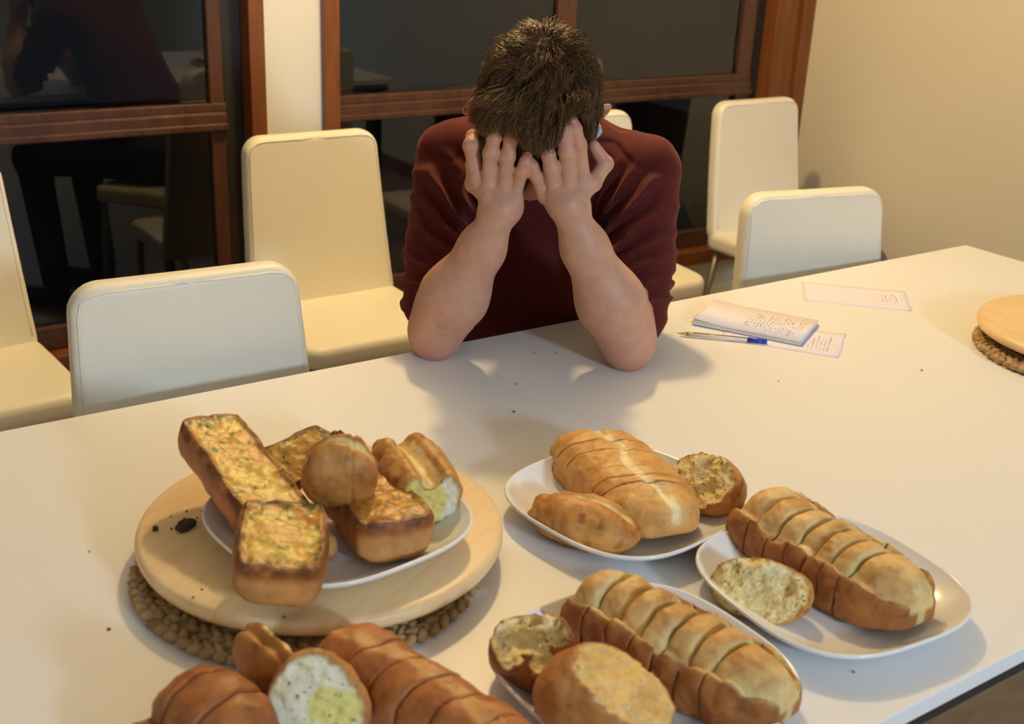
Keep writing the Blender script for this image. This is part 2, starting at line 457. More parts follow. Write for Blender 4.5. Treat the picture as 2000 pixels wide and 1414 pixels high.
# ------------------------------------------------------------------ dining table
tb = tag(empty('dining_table', (-1.25, -.5, 0)), 'long white glossy dining table that carries all the bread', 'table')
def L_(lo, hi): return [lo[0] + 1.25, lo[1] + .5, lo[2]], [hi[0] + 1.25, hi[1] + .5, hi[2]]
box('tabletop', *L_((-2.6, -1.011, T - .02), (0, 0, T)), M['table'], tb, 0.0015, 2)
for lo, hi in [((-2.58, -0.998, T - .05), (-.02, -.975, T - .02)), ((-2.58, -.035, T - .05), (-.02, -.012, T - .02)), ((-2.58, -.98, T - .05), (-2.555, -.03, T - .02)), ((-.045, -.98, T - .05), (-.02, -.03, T - .02))]:
    box('frame_bar', *L_(lo, hi), M['black'], tb, 0.002)
for x, y in [(-2.55, -.95), (-2.55, -.06), (-.06, -.95), (-.06, -.06)]:
    box('leg', *L_((x - .025, y - .025, 0), (x + .025, y + .025, T - .02)), M['black'], tb, 0.003)

# ------------------------------------------------------------------ chairs
def panel_mesh(name, w0, w1, z0, z1, th, rc, re, bend):
    """an upholstered slab from z0 to z1, w0 wide at the bottom, w1 at the top, rounded corners and edges; y is its thickness"""
    def fn(X, Y, Z):
        t = (Z - z0) / (z1 - z0); hw = (w0 + (w1 - w0) * t) / 2
        yy = Y - bend(X, t)
        zc, hz = (z0 + z1) / 2, (z1 - z0) / 2
        qx, qz = np.abs(X) - hw + rc, np.abs(Z - zc) - hz + rc
        d2 = np.sqrt(np.maximum(qx, 0) ** 2 + np.maximum(qz, 0) ** 2) + np.minimum(np.maximum(qx, qz), 0) - rc
        a, b = d2 + re, np.abs(yy) - th / 2 + re
        return np.sqrt(np.maximum(a, 0) ** 2 + np.maximum(b, 0) ** 2) + np.minimum(np.maximum(a, b), 0) - re
    W = max(w0, w1) / 2
    return sdf_mesh(fn, (-W, -.12, z0), (W, .12, z1), .005)

def make_chair():
    c = empty('dining_chair')
    # back: front face leans from y=.13 at the seat to y=.20 at the top
    V, F = panel_mesh('backrest', .395, .345, 0.455, 0.89, .045, .045, .014, lambda X, t: -.035 + .085 * t - .02 * t * t + .10 * X * X)
    V[:, 1] += .165
    link('backrest', mesh_np('backrest', V, F), M['leather'], c)
    # seat: the same slab laid down
    V, F = panel_mesh('seat', .40, .40, -.185, .17, .055, .05, .018, lambda X, t: .012 * (1 - t) ** 3 - .10 * X * X * 0)
    V = np.stack([V[:, 0], V[:, 2], .4675 - V[:, 1]], 1)
    link('seat', mesh_np('seat', V, F[:, ::-1] if False else F), M['leather'], c)
    # seam piping round the front of the back
    P = []
    for s in np.linspace(0, 1, 73):
        a = s * math.pi
        t = 1.0
        pts = [(-.182, .12), (-.1655, .90), (-.160, .945), (-.146, .968), (-.125, .975), (.125, .975), (.146, .968), (.160, .945), (.1655, .90), (.182, .12)]
        k = s * (len(pts) - 1); i = min(int(k), len(pts) - 2); f = k - i
        x, t = [pts[i][q] * (1 - f) + pts[i + 1][q] * f for q in (0, 1)]
        y = -.035 + .085 * t - .02 * t * t + .10 * x * x + .165 - .0215
        P.append((x, y, .455 + .435 * t))
    tube('piping', P, .0022, M['leather'], c, 6)
    for sx in (-1, 1):
        tube('leg', [(sx * .17, -.15, .445), (sx * .185, -.175, 0.0)], [.011, .009], M['bronze'], c, 10)
        tube('leg', [(sx * .17, .12, .445), (sx * .185, .20, 0.0)], [.011, .009], M['bronze'], c, 10)
        tube('side_rail', [(sx * .17, -.15, .437), (sx * .17, .12, .437)], .008, M['bronze'], c, 8)
    return c

def copy_tree(o, parent=None):
    q = o.copy(); COL.objects.link(q); q.parent = parent
    for ch in list(o.children): copy_tree(ch, q)
    return q
proto = make_chair()
chairs = [
    (-1.772, -.060, -3, 'white upholstered chair pushed under the table, behind the round bread board'),
    (-1.112, .885, 0, 'cream upholstered chair by the white pier between the two windows'),
    (-1.985, .875, 4, 'cream upholstered chair cut by the left edge of the photo, before the left window'),
    (-.285, .885, 0, 'cream chair mostly hidden behind the person in maroon, seat showing at their arm'),
    (-.440, -.074, -12, 'white upholstered chair pushed under the table beyond the notepad'),
    (.415, .895, 0, 'cream upholstered chair in the corner by the beige right wall'),
    (-1.02, .27, -37, 'chair under the person in maroon, hidden by their body'),
]
for i, (x, y, r, lab) in enumerate(chairs):
    o = proto if i == 0 else copy_tree(proto)
    o.location = (x, y, 0); o.rotation_euler = (0, 0, math.radians(r))
    tag(o, lab, 'chair', 'white upholstered dining chairs')

# dark rounded bin that peeps out beside the near right chair, by the right wall
b = tag(empty('pedal_bin', (.70, .82, 0)), 'small dark grey round-topped bin by the beige wall behind the white chair', 'bin')
link('body', lathe_mesh('body', [(0, 0), (.075, 0), (.085, .02), (.088, .36), (.084, .37), (0, .37)], 40), M['bin'], b)
link('lid', lathe_mesh('lid', [(.088, .37), (.086, .40), (.07, .43), (.04, .447), (0, .45)], 40), M['bin'], b)
link('knob', lathe_mesh('knob', [(0, .445), (.008, .445), (.007, .46), (.011, .472), (0, .478)], 20), M['bin'], b)
#@@PERSON
# ------------------------------------------------------------------ the person
OX, OY = -1.32, -.15
def uvz(V):                                  # person frame (u to the photo's right, v away, z over the table) to the world
    V = np.asarray(V, float); o = np.empty_like(V)
    o[..., 0] = OX + .8 * V[..., 0] + .6 * V[..., 1]; o[..., 1] = OY - .6 * V[..., 0] + .8 * V[..., 1]; o[..., 2] = V[..., 2] + T
    return o
HC = np.array([-.009, .088, .376])           # centre of the skull
_ph, _ro = math.radians(50), math.radians(5)
HF = np.array([0, -math.cos(_ph), -math.sin(_ph)]); HU0 = np.array([0, -math.sin(_ph), math.cos(_ph)]); HR0 = np.array([1.0, 0, 0])
HR = math.cos(_ro) * HR0 - math.sin(_ro) * HU0; HU = math.cos(_ro) * HU0 + math.sin(_ro) * HR0
HM = np.stack([HR, HF, HU])                  # rows: right, forward, up
def H(r, f, u): return HC + r * HR + f * HF + u * HU

J = {'L_wrist': (-0.0530, -0.022, 0.2570), 'L_el': (-0.1516, 0.03, 0.0290), 'R_wrist': (0.0430, -0.022, 0.2695), 'R_el': (0.1541, 0.03, 0.0300),
 'L_i0': (-0.0914, -0.004, 0.2985), 'L_i1': (-0.101, -0.006, 0.3466), 'L_i2': (-0.1005, 0.014, 0.3559), 'L_i3': (-0.0935, 0.035, 0.3566),
 'L_m0': (-0.0735, -0.012, 0.2900), 'L_m1': (-0.0712, -0.024, 0.3405), 'L_m2': (-0.0675, -0.026, 0.3647), 'L_m3': (-0.0662, -0.022, 0.3809),
 'L_r0': (-0.0520, -0.014, 0.2860), 'L_r1': (-0.0472, -0.026, 0.3377), 'L_r2': (-0.0431, -0.028, 0.3634), 'L_r3': (-0.041, -0.024, 0.3789),
 'L_p0': (-0.0350, -0.01, 0.2800), 'L_p1': (-0.0256, -0.022, 0.3156), 'L_p2': (-0.0211, -0.024, 0.3312), 'L_p3': (-0.0186, -0.022, 0.3406),
 'R_p0': (0.0085, -0.008, 0.2810), 'R_p1': (-0.0046, -0.018, 0.3113), 'R_p2': (-0.0097, -0.018, 0.3238), 'R_p3': (-0.0132, -0.014, 0.3311),
 'R_r0': (0.0245, -0.014, 0.2860), 'R_r1': (0.0171, -0.026, 0.3262), 'R_r2': (0.0117, -0.028, 0.3434), 'R_r3': (0.0087, -0.026, 0.3562),
 'R_m0': (0.0448, -0.014, 0.2950), 'R_m1': (0.0378, -0.028, 0.35), 'R_m2': (0.0317, -0.034, 0.3787), 'R_m3': (0.0272, -0.032, 0.3941),
 'R_i0': (0.0640, -0.01, 0.3055), 'R_i1': (0.0535, -0.024, 0.3589), 'R_i2': (0.0469, -0.028, 0.3813), 'R_i3': (0.0415, -0.028, 0.397),
 'R_t0': (0.0577, -0.02, 0.2825), 'R_t1': (0.0792, -0.004, 0.3013), 'R_t2': (0.0959, 0.012, 0.327), 'R_t3': (0.0775, 0.01, 0.3521),
 'L_t0': (-0.072, -0.02, 0.2754), 'L_t1': (-0.0968, 0.006, 0.2877), 'L_t2': (-0.100, .035, .310), 'L_t3': (-0.092, .055, .330)}
J = {k: np.array(v) for k, v in J.items()}
SHO = {'L': np.array([-.150, .215, .288]), 'R': np.array([.172, .215, .280])}
PELV = np.array([0, .49, -.165])

def make_body():
    f = Field((-.30, -.10, -.02), (.30, .40, .52), .0024)
    # torso core and neck, all inside the sweater
    f.cap((0, .43, .0), (0, .325, .19), .060, .052, .0)
    f.cap((0, .325, .19), (0, .262, .325), .046, .046, .02)
    f.cap((-.12, .26, .27), (.13, .26, .265), .036, .036, .03)
    f.cap((0, .265, .325), H(0, -.050, -.050), .054, .052, .03)
    # skull, face, jaw
    f.ell(H(0, -.012, .012), (.0765, .097, .095), HM, .03)
    f.ell(H(0, .022, -.055), (.060, .068, .068), HM, .03)
    f.ell(H(0, .045, -.098), (.036, .040, .032), HM, .03)
    f.ell(H(0, .083, -.028), (.036, .014, .020), HM, .02)
    f.ell(H(0, .070, .012), (.055, .024, .018), HM, .02)           # brow
    for s in (-1, 1):
        f.ell(H(s * .034, .090, -.016), (.017, .012, .011), HM, .010, cut=True)   # eye socket
        f.ell(H(s * .033, .072, -.017), (.013, .013, .012), HM, .004)             # closed lid
        f.ell(H(s * .040, .066, -.046), (.022, .020, .018), HM, .02)              # cheek
    f.cap(H(0, .086, -.008), H(0, .106, -.043), .0085, .0115, .008)               # nose
    for s in (-1, 1): f.ell(H(s * .011, .097, -.048), (.0085, .010, .0075), HM, .006)
    f.ell(H(0, .086, -.070), (.024, .010, .0065), HM, .006)                        # lips
    f.ell(H(0, .083, -.080), (.020, .010, .007), HM, .006)
    for s in (-1, 1):                                                              # ears
        e = np.array([s * .55 * HR + -.84 * HF, s * .84 * HR + .55 * HF, HU])
        E = np.stack([s * .80 * HR - .60 * HF, .60 * s * HR + .80 * HF, HU])
        c = H(s * .093, -.020, -.010)
        f.ell(c, (.019, .0058, .034), E, .004)
        f.ell(c + .006 * (s * HR) + .004 * HF, (.010, .005, .020), E, .004, cut=True)
    # arms: upper arm, elbow, forearm with its muscle, wrist
    for q in 'LR':
        el, wr = J[q + '_el'], J[q + '_wrist']
        s = -1 if q == 'L' else 1
        mm = SHO[q] + .52 * (el - SHO[q]) + np.array([s * .004, .030, 0])
        f.cap(SHO[q], mm, .040, .036, .01); f.cap(mm, el + (0, .012, .022), .036, .037, .01)
        f.ell(el + (0, .003, -.004), (.025, .026, .026), None, .03)
        m = el + .34 * (wr - el) + np.array([s * .004, .006, 0])
        f.cap(el + (0, .002, .012), m, .032, .0455, .04)
        f.cap(m, el + .72 * (wr - el), .0455, .0335, .04)
        f.cap(el + .72 * (wr - el), wr, .0335, .0225, .02)
        f.ell(wr + (s * .008, .004, .0), (.027, .0165, .026), None, .015)
        f.ell(wr + (-s * .016, .004, .008), (.017, .015, .024), None, .012)            # heel of the little-finger side
        # palm and metacarpals
        cm = (J[q + '_m0'] + J[q + '_r0']) / 2
        f.cap(wr + (0, .008, .0), cm + (0, .012, -.006), .0175, .018, .02)
        g = Field.__new__(Field)
        for n, r0, r1 in (('i', .0165, .0135), ('m', .0160, .0135), ('r', .0155, .0130), ('p', .0160, .0118)):
            f.cap(wr + .25 * (J[q + '_' + n + '0'] - wr) + (0, .004, 0), wr + .86 * (J[q + '_' + n + '0'] - wr) + (0, .003, 0), r0, r1 - .001, .010)
    # fingers: each a bent chain of three bones, hard creases between them
    RAD = {'i': (.0126, .0120, .0106, .0090), 'm': (.0122, .0114, .0103, .0088), 'r': (.0118, .0110, .0100, .0085), 'p': (.0110, .0097, .0088, .0074), 't': (.0150, .0125, .0118, .0092)}
    for q in 'LR':
        for n in 'imrpt':
            P = [J[f'{q}_{n}{i}'] for i in range(4)]; R = RAD[n]
            for i in range(3):
                f.cap(P[i], P[i + 1], R[i] * .97, R[i + 1] * .97, .0022 if i else .0030)
            f.ell(P[1] - (0, .0006, 0), (R[1] * 1.02,) * 3, None, .006)
            f.ell(P[2] - (0, .0004, 0), (R[2] * 1.01,) * 3, None, .005)
            if n != 't': f.ell(P[0] + (0, -.0055, -.001), (.0095, .0085, .0105), None, .008)    # knuckle
    V, F = f.mesh()
    # colour: knuckles, fingertips, ears, nose and elbows are redder
    c = np.tile(np.array([.52, .30, .215]), (len(V), 1))
    red = np.zeros(len(V))
    for k, p in J.items():
        if k[-1] in '0123' : red += (.55 if k[-1] in '03' else .75) * np.exp(-((V - p) ** 2).sum(1) / (2 * .0095 ** 2))
        if k.endswith('el'): red += 1.0 * np.exp(-((V - p - np.array([0, -.02, -.015])) ** 2).sum(1) / (2 * .022 ** 2))
    for s in (-1, 1): red += 1.2 * np.exp(-((V - H(s * .095, -.02, -.01)) ** 2).sum(1) / (2 * .02 ** 2))
    red += .9 * np.exp(-((V - H(0, .11, -.045)) ** 2).sum(1) / (2 * .014 ** 2))
    red = np.clip(red, 0, 1)[:, None]
    c = c * (1 - .55 * red) + np.array([.58, .245, .17]) * .55 * red
    lip = np.exp(-(((V - H(0, .092, -.075)) @ HM.T / np.array([.022, .012, .009])) ** 2).sum(1))[:, None]
    c = c * (1 - lip) + np.array([.45, .17, .13]) * lip
    return V, F, c

def fold(x, p=.6): return (1 - np.abs(np.sin(x))) ** p

def make_sweater():
    f = Field((-.30, -.06, -.22), (.31, .66, .42), .0034)
    def torso_fold(X, Y, Z, t):
        return -.005 * fbm(X, Y * .6, Z * .5, .07, 3, 3)
    f.cap(PELV + (0, .02, -.01), (0, .35, .12), .125, .120, .0, torso_fold)
    f.cap((-.055, .42, -.10), (-.055, .31, .17), .110, .098, .05, torso_fold)
    f.cap((.055, .42, -.10), (.065, .31, .17), .110, .098, .05, torso_fold)
    f.cap((-.115, .255, .272), (.135, .255, .264), .070, .068, .07, torso_fold)
    f.cap((-.045, .27, .315), (.05, .27, .312), .052, .052, .05, torso_fold)
    for q in 'LR':
        s = -1 if q == 'L' else 1
        a, el = SHO[q], J[q + '_el']
        m = a + .52 * (el - a) + np.array([s * .006, .028, 0]); e = a + .86 * (el - a) + np.array([s * .010, .032, .004])
        def arm_fold(lo, hi):
            def g(X, Y, Z, t):
                tt = lo + (hi - lo) * t
                wv = fbm(X, Y, Z, .07, 2, 11 if s > 0 else 12)
                # folds drawn from the armpit out to the shoulder point, then rings bunched above the elbow
                ang = np.arctan2(Z - .12, s * X - .06)
                dia = fold(np.pi * (ang * 4.6 + Y * 7 + .45 * wv), 1.0) * smooth01(.315 - Z, 0, .055) * (1 - .75 * smooth01(tt, .45, .8))
                ring = fold(np.pi * (tt * 6.5 + .55 * wv + s * X * 10), 1.6) * smooth01(tt, .42, .75)
                out_ = smooth01(s * X, .165, .205)
                return -.021 * dia * (1 - .82 * out_) - .0135 * ring * (1 - .38 * out_) + .0085 * (1 - .72 * out_)
            return g
        f.cap(a, m, .060, .058, .03, arm_fold(0, .55))
        f.cap(m, e, .058, .052, .012, arm_fold(.55, 1.0))
    X, Y, Z = np.meshgrid(*f.ax, indexing='ij')
    # yoke seams over the shoulders: a narrow stitched groove
    for s in (-1, 1):
        q = (Z - .318) * .9 - (Y - .20) * .45 + .10 * (s * X - .10)
        f.d += (.0026 * np.exp(-(q / .0028) ** 2) * smooth01(s * X, .045, .07)).astype(np.float32)
    # neck opening
    f.ell((-.004, .262, .392), (.066, .066, .052), None, .012, cut=True)
    return f.mesh()

def make_hair():
    # --- cap of dark under-hair
    f = Field((-.14, -.08, .26), (.12, .24, .54), .0034)
    f.ell(H(0, -.018, .020), (.084, .103, .098), HM, .0)
    f.ell(H(.0, .060, .050), (.060, .032, .034), HM, .03)             # fringe root
    # the fringe that hangs over the fingertips
    for x, ze in [(-.082, .388), (-.055, .384), (-.030, .376), (-.008, .362), (.010, .362), (.024, .382)]:
        f.cap((x * .8, .012, .432 - 9 * x * x), (x * .95, -.022, .405 - 4 * x * x), .014, .012, .016); f.cap((x * .95, -.022, .405 - 4 * x * x), (x, -.042, ze), .012, .007, .012)
    X, Y, Z = np.meshgrid(*f.ax, indexing='ij')
    q = [(X - HC[0]) * HM[i, 0] + (Y - HC[1]) * HM[i, 1] + (Z - HC[2]) * HM[i, 2] for i in range(3)]
    cut = np.where(q[1] > .03, -.002 - q[2] + .02 * smooth01(q[1], .03, .07), -.062 - q[2])    # hairline
    d = smax(f.d, np.where(Y < -.02, .335 - Z, cut), .012) + .004 * fbm(X, Y, Z, .018, 3, 5)
    f.d = d.astype(np.float32)
    return f.mesh()

def make_strands(N=7600, S=9):
    rng = np.random.default_rng(5)
    d = rng.normal(size=(N * 3, 3)); d /= np.linalg.norm(d, axis=1)[:, None]
    loc = d * np.array([.082, .101, .097]) + np.array([0, -.016, .018])
    ok = np.where(loc[:, 1] > .03, loc[:, 2] > .028 - .10 * np.clip(np.abs(loc[:, 0]) - .03, 0, 1), loc[:, 2] > -.05)
    ok &= ~((np.abs(loc[:, 0]) > .068) & (np.abs(loc[:, 1] + .02) < .018) & (loc[:, 2] < .012))
    loc = loc[ok][:N]; N = len(loc)
    crown = np.array([-.004, -.050, .098])
    length = rng.uniform(.040, .066, N) * np.where(loc[:, 1] > .0, 1.1, .80) * (1 - .35 * smooth01(-loc[:, 2], -.01, .05))
    lift = rng.uniform(.004, .017, N)
    fro = smooth01(loc[:, 1], -.02, .05)
    # flow: away from the crown, sweeping to the photo's left at the front
    def flow(p):
        v = p - crown
        n = (p - np.array([0, -.016, .018])) / np.array([.082, .101, .097]) ** 2; n /= np.linalg.norm(n, axis=1)[:, None] + 1e-9
        v = v / (np.linalg.norm(v, axis=1)[:, None] + .012)
        k = smooth01(p[:, 1], -.03, .05)
        v = v + np.stack([-.75 * k * smooth01(.05 - p[:, 0], 0, .06) + .25 * k, .35 * k, 0 * k], 1)
        sw = np.stack([fbm(p[:, 0], p[:, 1], p[:, 2], .030, 2, 21), fbm(p[:, 0], p[:, 1], p[:, 2], .030, 2, 22), fbm(p[:, 0], p[:, 1], p[:, 2], .030, 2, 23)], 1)
        v = v + .60 * sw
        v = v - (v * n).sum(1)[:, None] * n
        return v / (np.linalg.norm(v, axis=1)[:, None] + 1e-9), n
    grav = HM @ np.array([0, -.15, -1.0]); grav /= np.linalg.norm(grav)
    p = loc.copy(); pts = [p.copy()]; jit = rng.normal(size=(N, 3)) * .16
    for i in range(1, S):
        v, n = flow(p); t = i / (S - 1)
        edge = smooth01(p[:, 1], .055, .085) * smooth01(.055 - p[:, 2], 0, .03)
        v = v + jit + edge[:, None] * grav * .9
        v /= np.linalg.norm(v, axis=1)[:, None]
        p = p + v * (length / (S - 1))[:, None]
        # keep to a shell above the scalp that rises, then settles
        e = np.sqrt((((p - np.array([0, -.016, .018])) / np.array([.082, .101, .097])) ** 2).sum(1))
        puff = 1 + .35 * smooth01(p[:, 2], .03, .09) * smooth01(-p[:, 1], -.02, .05)
        want = 1 + (.03 + lift * 11 * math.sin(min(t * 1.25, 1) * math.pi * .62)) * puff
        k = (want / e - 1) * np.where(e < want, .95, .35 * (1 - edge)); p = p + (p - np.array([0, -.016, .018])) * k[:, None]
        pts.append(p.copy())
    P = np.stack(pts, 1)                                            # N,S,3 in head space
    # clumps: pull the tips of neighbours together
    key = rng.integers(0, N, 340); cen = P[key]
    nb = np.argmin(((P[:, 0][:, None, :] - cen[None, :, 0, :]) ** 2).sum(-1), 1)
    wgt = (np.linspace(0, 1, S) ** 1.1 * .80)[None, :, None]
    off = rng.normal(size=(N, 1, 3)) * .0022
    P = P * (1 - wgt) + (cen[nb] + off) * wgt
    W = HC + P @ HM
    # fringe locks: from the top of the head over the brow, curling to uneven ends in front of the fingertips
    ends = np.array([(-.103, .00, .378), (-.094, -.036, .386), (-.081, -.052, .374), (-.0628, -.054, .375), (-.0411, -.056, .376), (-.0259, -.056, .360), (-.0108, -.058, .350), (.0038, -.058, .348), (.0178, -.056, .358), (.0296, -.054, .379), (.038, -.050, .399), (.052, -.046, .408), (.070, -.030, .395)])
    NF = 3200; u = rng.uniform(0, len(ends) - 1.001, NF); lock = np.round(u * 3 + rng.normal(size=NF) * .5) / 3; lock = np.clip(lock, 0, len(ends) - 1.001)
    uu = .35 * u + .65 * lock; i0 = uu.astype(int); ff = (uu - i0)[:, None]
    E = ends[i0] * (1 - ff) + ends[i0 + 1] * ff
    sl = rng.uniform(0, 1, (NF, 1)) ** 1.4
    E = E + rng.normal(size=(NF, 3)) * np.array([.0022, .0035, .003]) + sl * np.array([[0, .004, .026]])
    x = (E[:, 0] - HC[0]) * .72 + .014 * np.sin(lock * 4.1) + rng.normal(size=NF) * .006 + .012
    P0 = HC + (np.stack([x, rng.uniform(.005, .050, NF), 0 * x], 1)) @ HM
    loc0 = np.stack([x, rng.uniform(.0, .055, NF), np.zeros(NF)], 1)
    loc0[:, 2] = .018 + .097 * np.sqrt(np.clip(1 - (loc0[:, 0] / .084) ** 2 - ((loc0[:, 1] + .016) / .103) ** 2, .05, 1))
    loc0[:, 2] -= .007
    P0 = HC + loc0 @ HM
    out = rng.uniform(.010, .024, (NF, 1))
    P1 = .5 * P0 + .5 * E + (.6 + .8 * (.5 + .5 * np.sin(lock * 5.3)))[:, None] * out * np.array([[0, -.9, .55]]) + np.stack([.010 * np.sin(lock * 2.7 + 1), 0 * u, 0 * u], 1)
    P2 = E + out * np.array([[0, -.35, .75]]) + np.stack([-.012 * np.sin(lock * 2.7 + 1), 0 * u, 0 * u], 1)
    tt = np.linspace(0, 1, S)[None, :, None]
    Bz = ((1 - tt) ** 3) * P0[:, None] + 3 * tt * (1 - tt) ** 2 * P1[:, None] + 3 * tt ** 2 * (1 - tt) * P2[:, None] + tt ** 3 * E[:, None]
    # short tufts that stand up round the crown
    NT = 1000; side = np.where(rng.uniform(size=NT) < .5, -1, 1)
    lt = np.stack([np.clip(side * .022 + rng.normal(size=NT) * .013 - .004, -.045, .038), -.045 + rng.normal(size=NT) * .022, np.zeros(NT)], 1)
    lt[:, 2] = .018 + .094 * np.sqrt(np.clip(1 - (lt[:, 0] / .082) ** 2 - ((lt[:, 1] + .016) / .101) ** 2, .05, 1))
    T0 = HC + lt @ HM
    dirn = np.stack([side * .25 + np.clip(rng.normal(size=NT) * .3, -.5, .5), .05 + rng.normal(size=NT) * .3, np.full(NT, .9)], 1)
    ln = rng.uniform(.010, .024, NT)[:, None]
    bend = np.stack([side * .5 + rng.normal(size=NT) * .4, -.5 + rng.normal(size=NT) * .4, np.full(NT, -.25)], 1)
    Tt = T0[:, None] + tt * (ln * dirn)[:, None] + (tt ** 2) * (ln * bend * .9)[:, None]
    W = np.concatenate([W, Bz, Tt]); N = len(W)
    # strand colours: dark brown to gold, alike within a lock, lighter towards the tips
    hx = W[:, 0]; lockn = fbm(hx[:, 0], hx[:, 1], hx[:, 2], .012, 2, 31) * .55 + rng.normal(size=N) * .30
    g = np.clip(.36 + .5 * lockn, 0, 1)[:, None, None]; tip = np.linspace(-.12, .16, S)[None, :, None]
    g = np.clip(g + tip, 0, 1); colr = np.array([.042, .0185, .0062]) * (1 - g) + np.array([.235, .115, .036]) * g
    tan = np.gradient(W, axis=1); tan /= np.linalg.norm(tan, axis=2)[..., None] + 1e-9
    a = np.cross(tan, np.array([.3, .5, .8])); a /= np.linalg.norm(a, axis=2)[..., None] + 1e-9; b = np.cross(tan, a)
    rad = (.00052 * (1 - .62 * np.linspace(0, 1, S) ** 1.5))[None, :, None, None]
    ang = np.arange(3) * 2 * np.pi / 3
    R = W[:, :, None, :] + rad * (np.cos(ang)[None, None, :, None] * a[:, :, None, :] + np.sin(ang)[None, None, :, None] * b[:, :, None, :])
    V = R.reshape(-1, 3); base_ = (np.arange(N) * S * 3)[:, None, None]
    i, j = np.meshgrid(np.arange(S - 1), np.arange(3), indexing='ij'); j2 = (j + 1) % 3
    q = np.stack([i * 3 + j, i * 3 + j2, (i + 1) * 3 + j2, (i + 1) * 3 + j], -1).reshape(1, -1, 4)
    return V, (base_ + q).reshape(-1, 4), np.repeat(colr, 3, axis=1).reshape(-1, 3)

person = tag(empty('person', (OX, OY, 0)), 'person in a maroon sweater, head in both hands, elbows on the white table', 'person')
def plink(name, V, F, mat, col=None, parent=None):
    Wd = uvz(V) - np.array([OX, OY, 0])
    return link(name, mesh_np(name, Wd, F, True, col), mat, parent or person)
V, F, c = make_body(); body = plink('body', V, F, M['skin'], c)
V, F = make_sweater(); plink('sweater', V, F, M['sweater'])
V, F = make_hair(); hair = plink('hair', V, F, M['haircap'])
V, F, c = make_strands(); st = plink('hair_strands', V, F, M['hair'], c, hair); st['kind'] = 'stuff'
# the shirt collar that shows beside the right ear
ringP = np.array([(.074, .092, .344), (.0785, .100, .351), (.085, .125, .354), (.083, .165, .356), (.070, .215, .362), (.040, .262, .372), (0, .275, .376), (-.05, .262, .374), (-.080, .215, .368)])
V, F = tube_np(ringP, [.0045, .007, .008, .008, .008, .008, .008, .008, .006], 8, False); link('collar', poly_mesh('collar', uvz(V) - np.array([OX, OY, 0]), F), M['collar'], person)
# fingernail on the little finger that shows its tip
def nail(p0, p1, r, nrm):
    p0, p1 = np.array(p0), np.array(p1); a = (p1 - p0) / np.linalg.norm(p1 - p0); n = np.array(nrm, float); n -= a * (a @ n); n /= np.linalg.norm(n); b = np.cross(a, n)
    c = p1 - a * .001 + n * r * .80
    V = []; F = []
    for i in range(7):
        for k in range(7):
            x, y = (i / 6 - .5) * 2, (k / 6 - .5) * 2
            x, y = x * math.sqrt(1 - y * y / 2), y * math.sqrt(1 - x * x / 2)
            V.append(c + a * x * .0056 + b * y * .0044 - n * (y * y * .0022) + n * .0010)
    for i in range(6):
        for k in range(6): F.append((i * 7 + k, i * 7 + k + 1, (i + 1) * 7 + k + 1, (i + 1) * 7 + k))
    return V, F
for q, nn in (('L', 'p'), ('R', 'p')):
    V, F = nail(J[f'{q}_{nn}2'], J[f'{q}_{nn}3'], .0072, (0, -1, .15)); link('fingernail', poly_mesh('fingernail', uvz(np.array(V)) - np.array([OX, OY, 0]), F), M['nail'], person)
# trousers and shoes, under the table
f = Field((-.32, -.20, -.80), (.32, .72, -.06), .008)
f.cap(PELV + (-.07, .02, 0), PELV + (.07, .02, 0), .105, .105, .0)
for s in (-1, 1):
    kn = np.array([s * .13, .04, -.215]); f.cap(PELV + (s * .09, -.01, -.005), kn, .082, .062, .04); f.cap(kn, (s * .13, .09, -.66), .058, .048, .03)
V, F = f.mesh(); plink('trousers', V, F, M['denim'])
for s in (-1, 1):
    f = Field((s * .13 - .08, -.18, -.76), (s * .13 + .08, .16, -.58), .006)
    f.cap((s * .13, .09, -.712), (s * .14, -.08, -.718), .036, .032, .0); f.cap((s * .13, .09, -.70), (s * .13, .085, -.63), .038, .040, .02)
    V, F = f.mesh(); V[:, 2] = np.maximum(V[:, 2], -.749); plink('shoe', V, F, M['shoe'])
#@@END_PERSON
#@@TABLE
# ------------------------------------------------------------------ plates, boards, mats
def squircle_plate(name, a, n=2.9):
    """rounded square plate: foot, gently dished floor, flared rim"""
    prof = [(0, .0045), (.35, .0045), (.58, .0052), (.70, .0078), (.80, .0125), (.90, .0205), (.965, .0272), (.975, .0286), (.985, .0294), (.994, .0292), (1.0, .0282), (1.0, .0266), (.985, .0240), (.955, .0208),
            (.88, .0145), (.78, .0075), (.68, .0030), (.60, .0), (.56, .0), (.54, .0015), (0, .0015)]
    m = 96; V = []; F = []
    t = np.linspace(0, 2 * np.pi, m, endpoint=False)
    rr = a / (np.abs(np.cos(t)) ** n + np.abs(np.sin(t)) ** n) ** (1 / n)
    for s, z in prof:
        nn = rr * s if s > .5 else (rr * s * .6 + a * s * .4)
        V += [(x, y, z) for x, y in zip(nn * np.cos(t), nn * np.sin(t))]
    for i in range(len(prof) - 1):
        for j in range(m): F.append((i * m + j, i * m + (j + 1) % m, (i + 1) * m + (j + 1) % m, (i + 1) * m + j))
    bm = bmesh.new(); vv = [bm.verts.new(v) for v in V]
    for f in F: bm.faces.new([vv[k] for k in f])
    bmesh.ops.remove_doubles(bm, verts=bm.verts, dist=1e-6)
    return bm_mesh(name, bm, True)

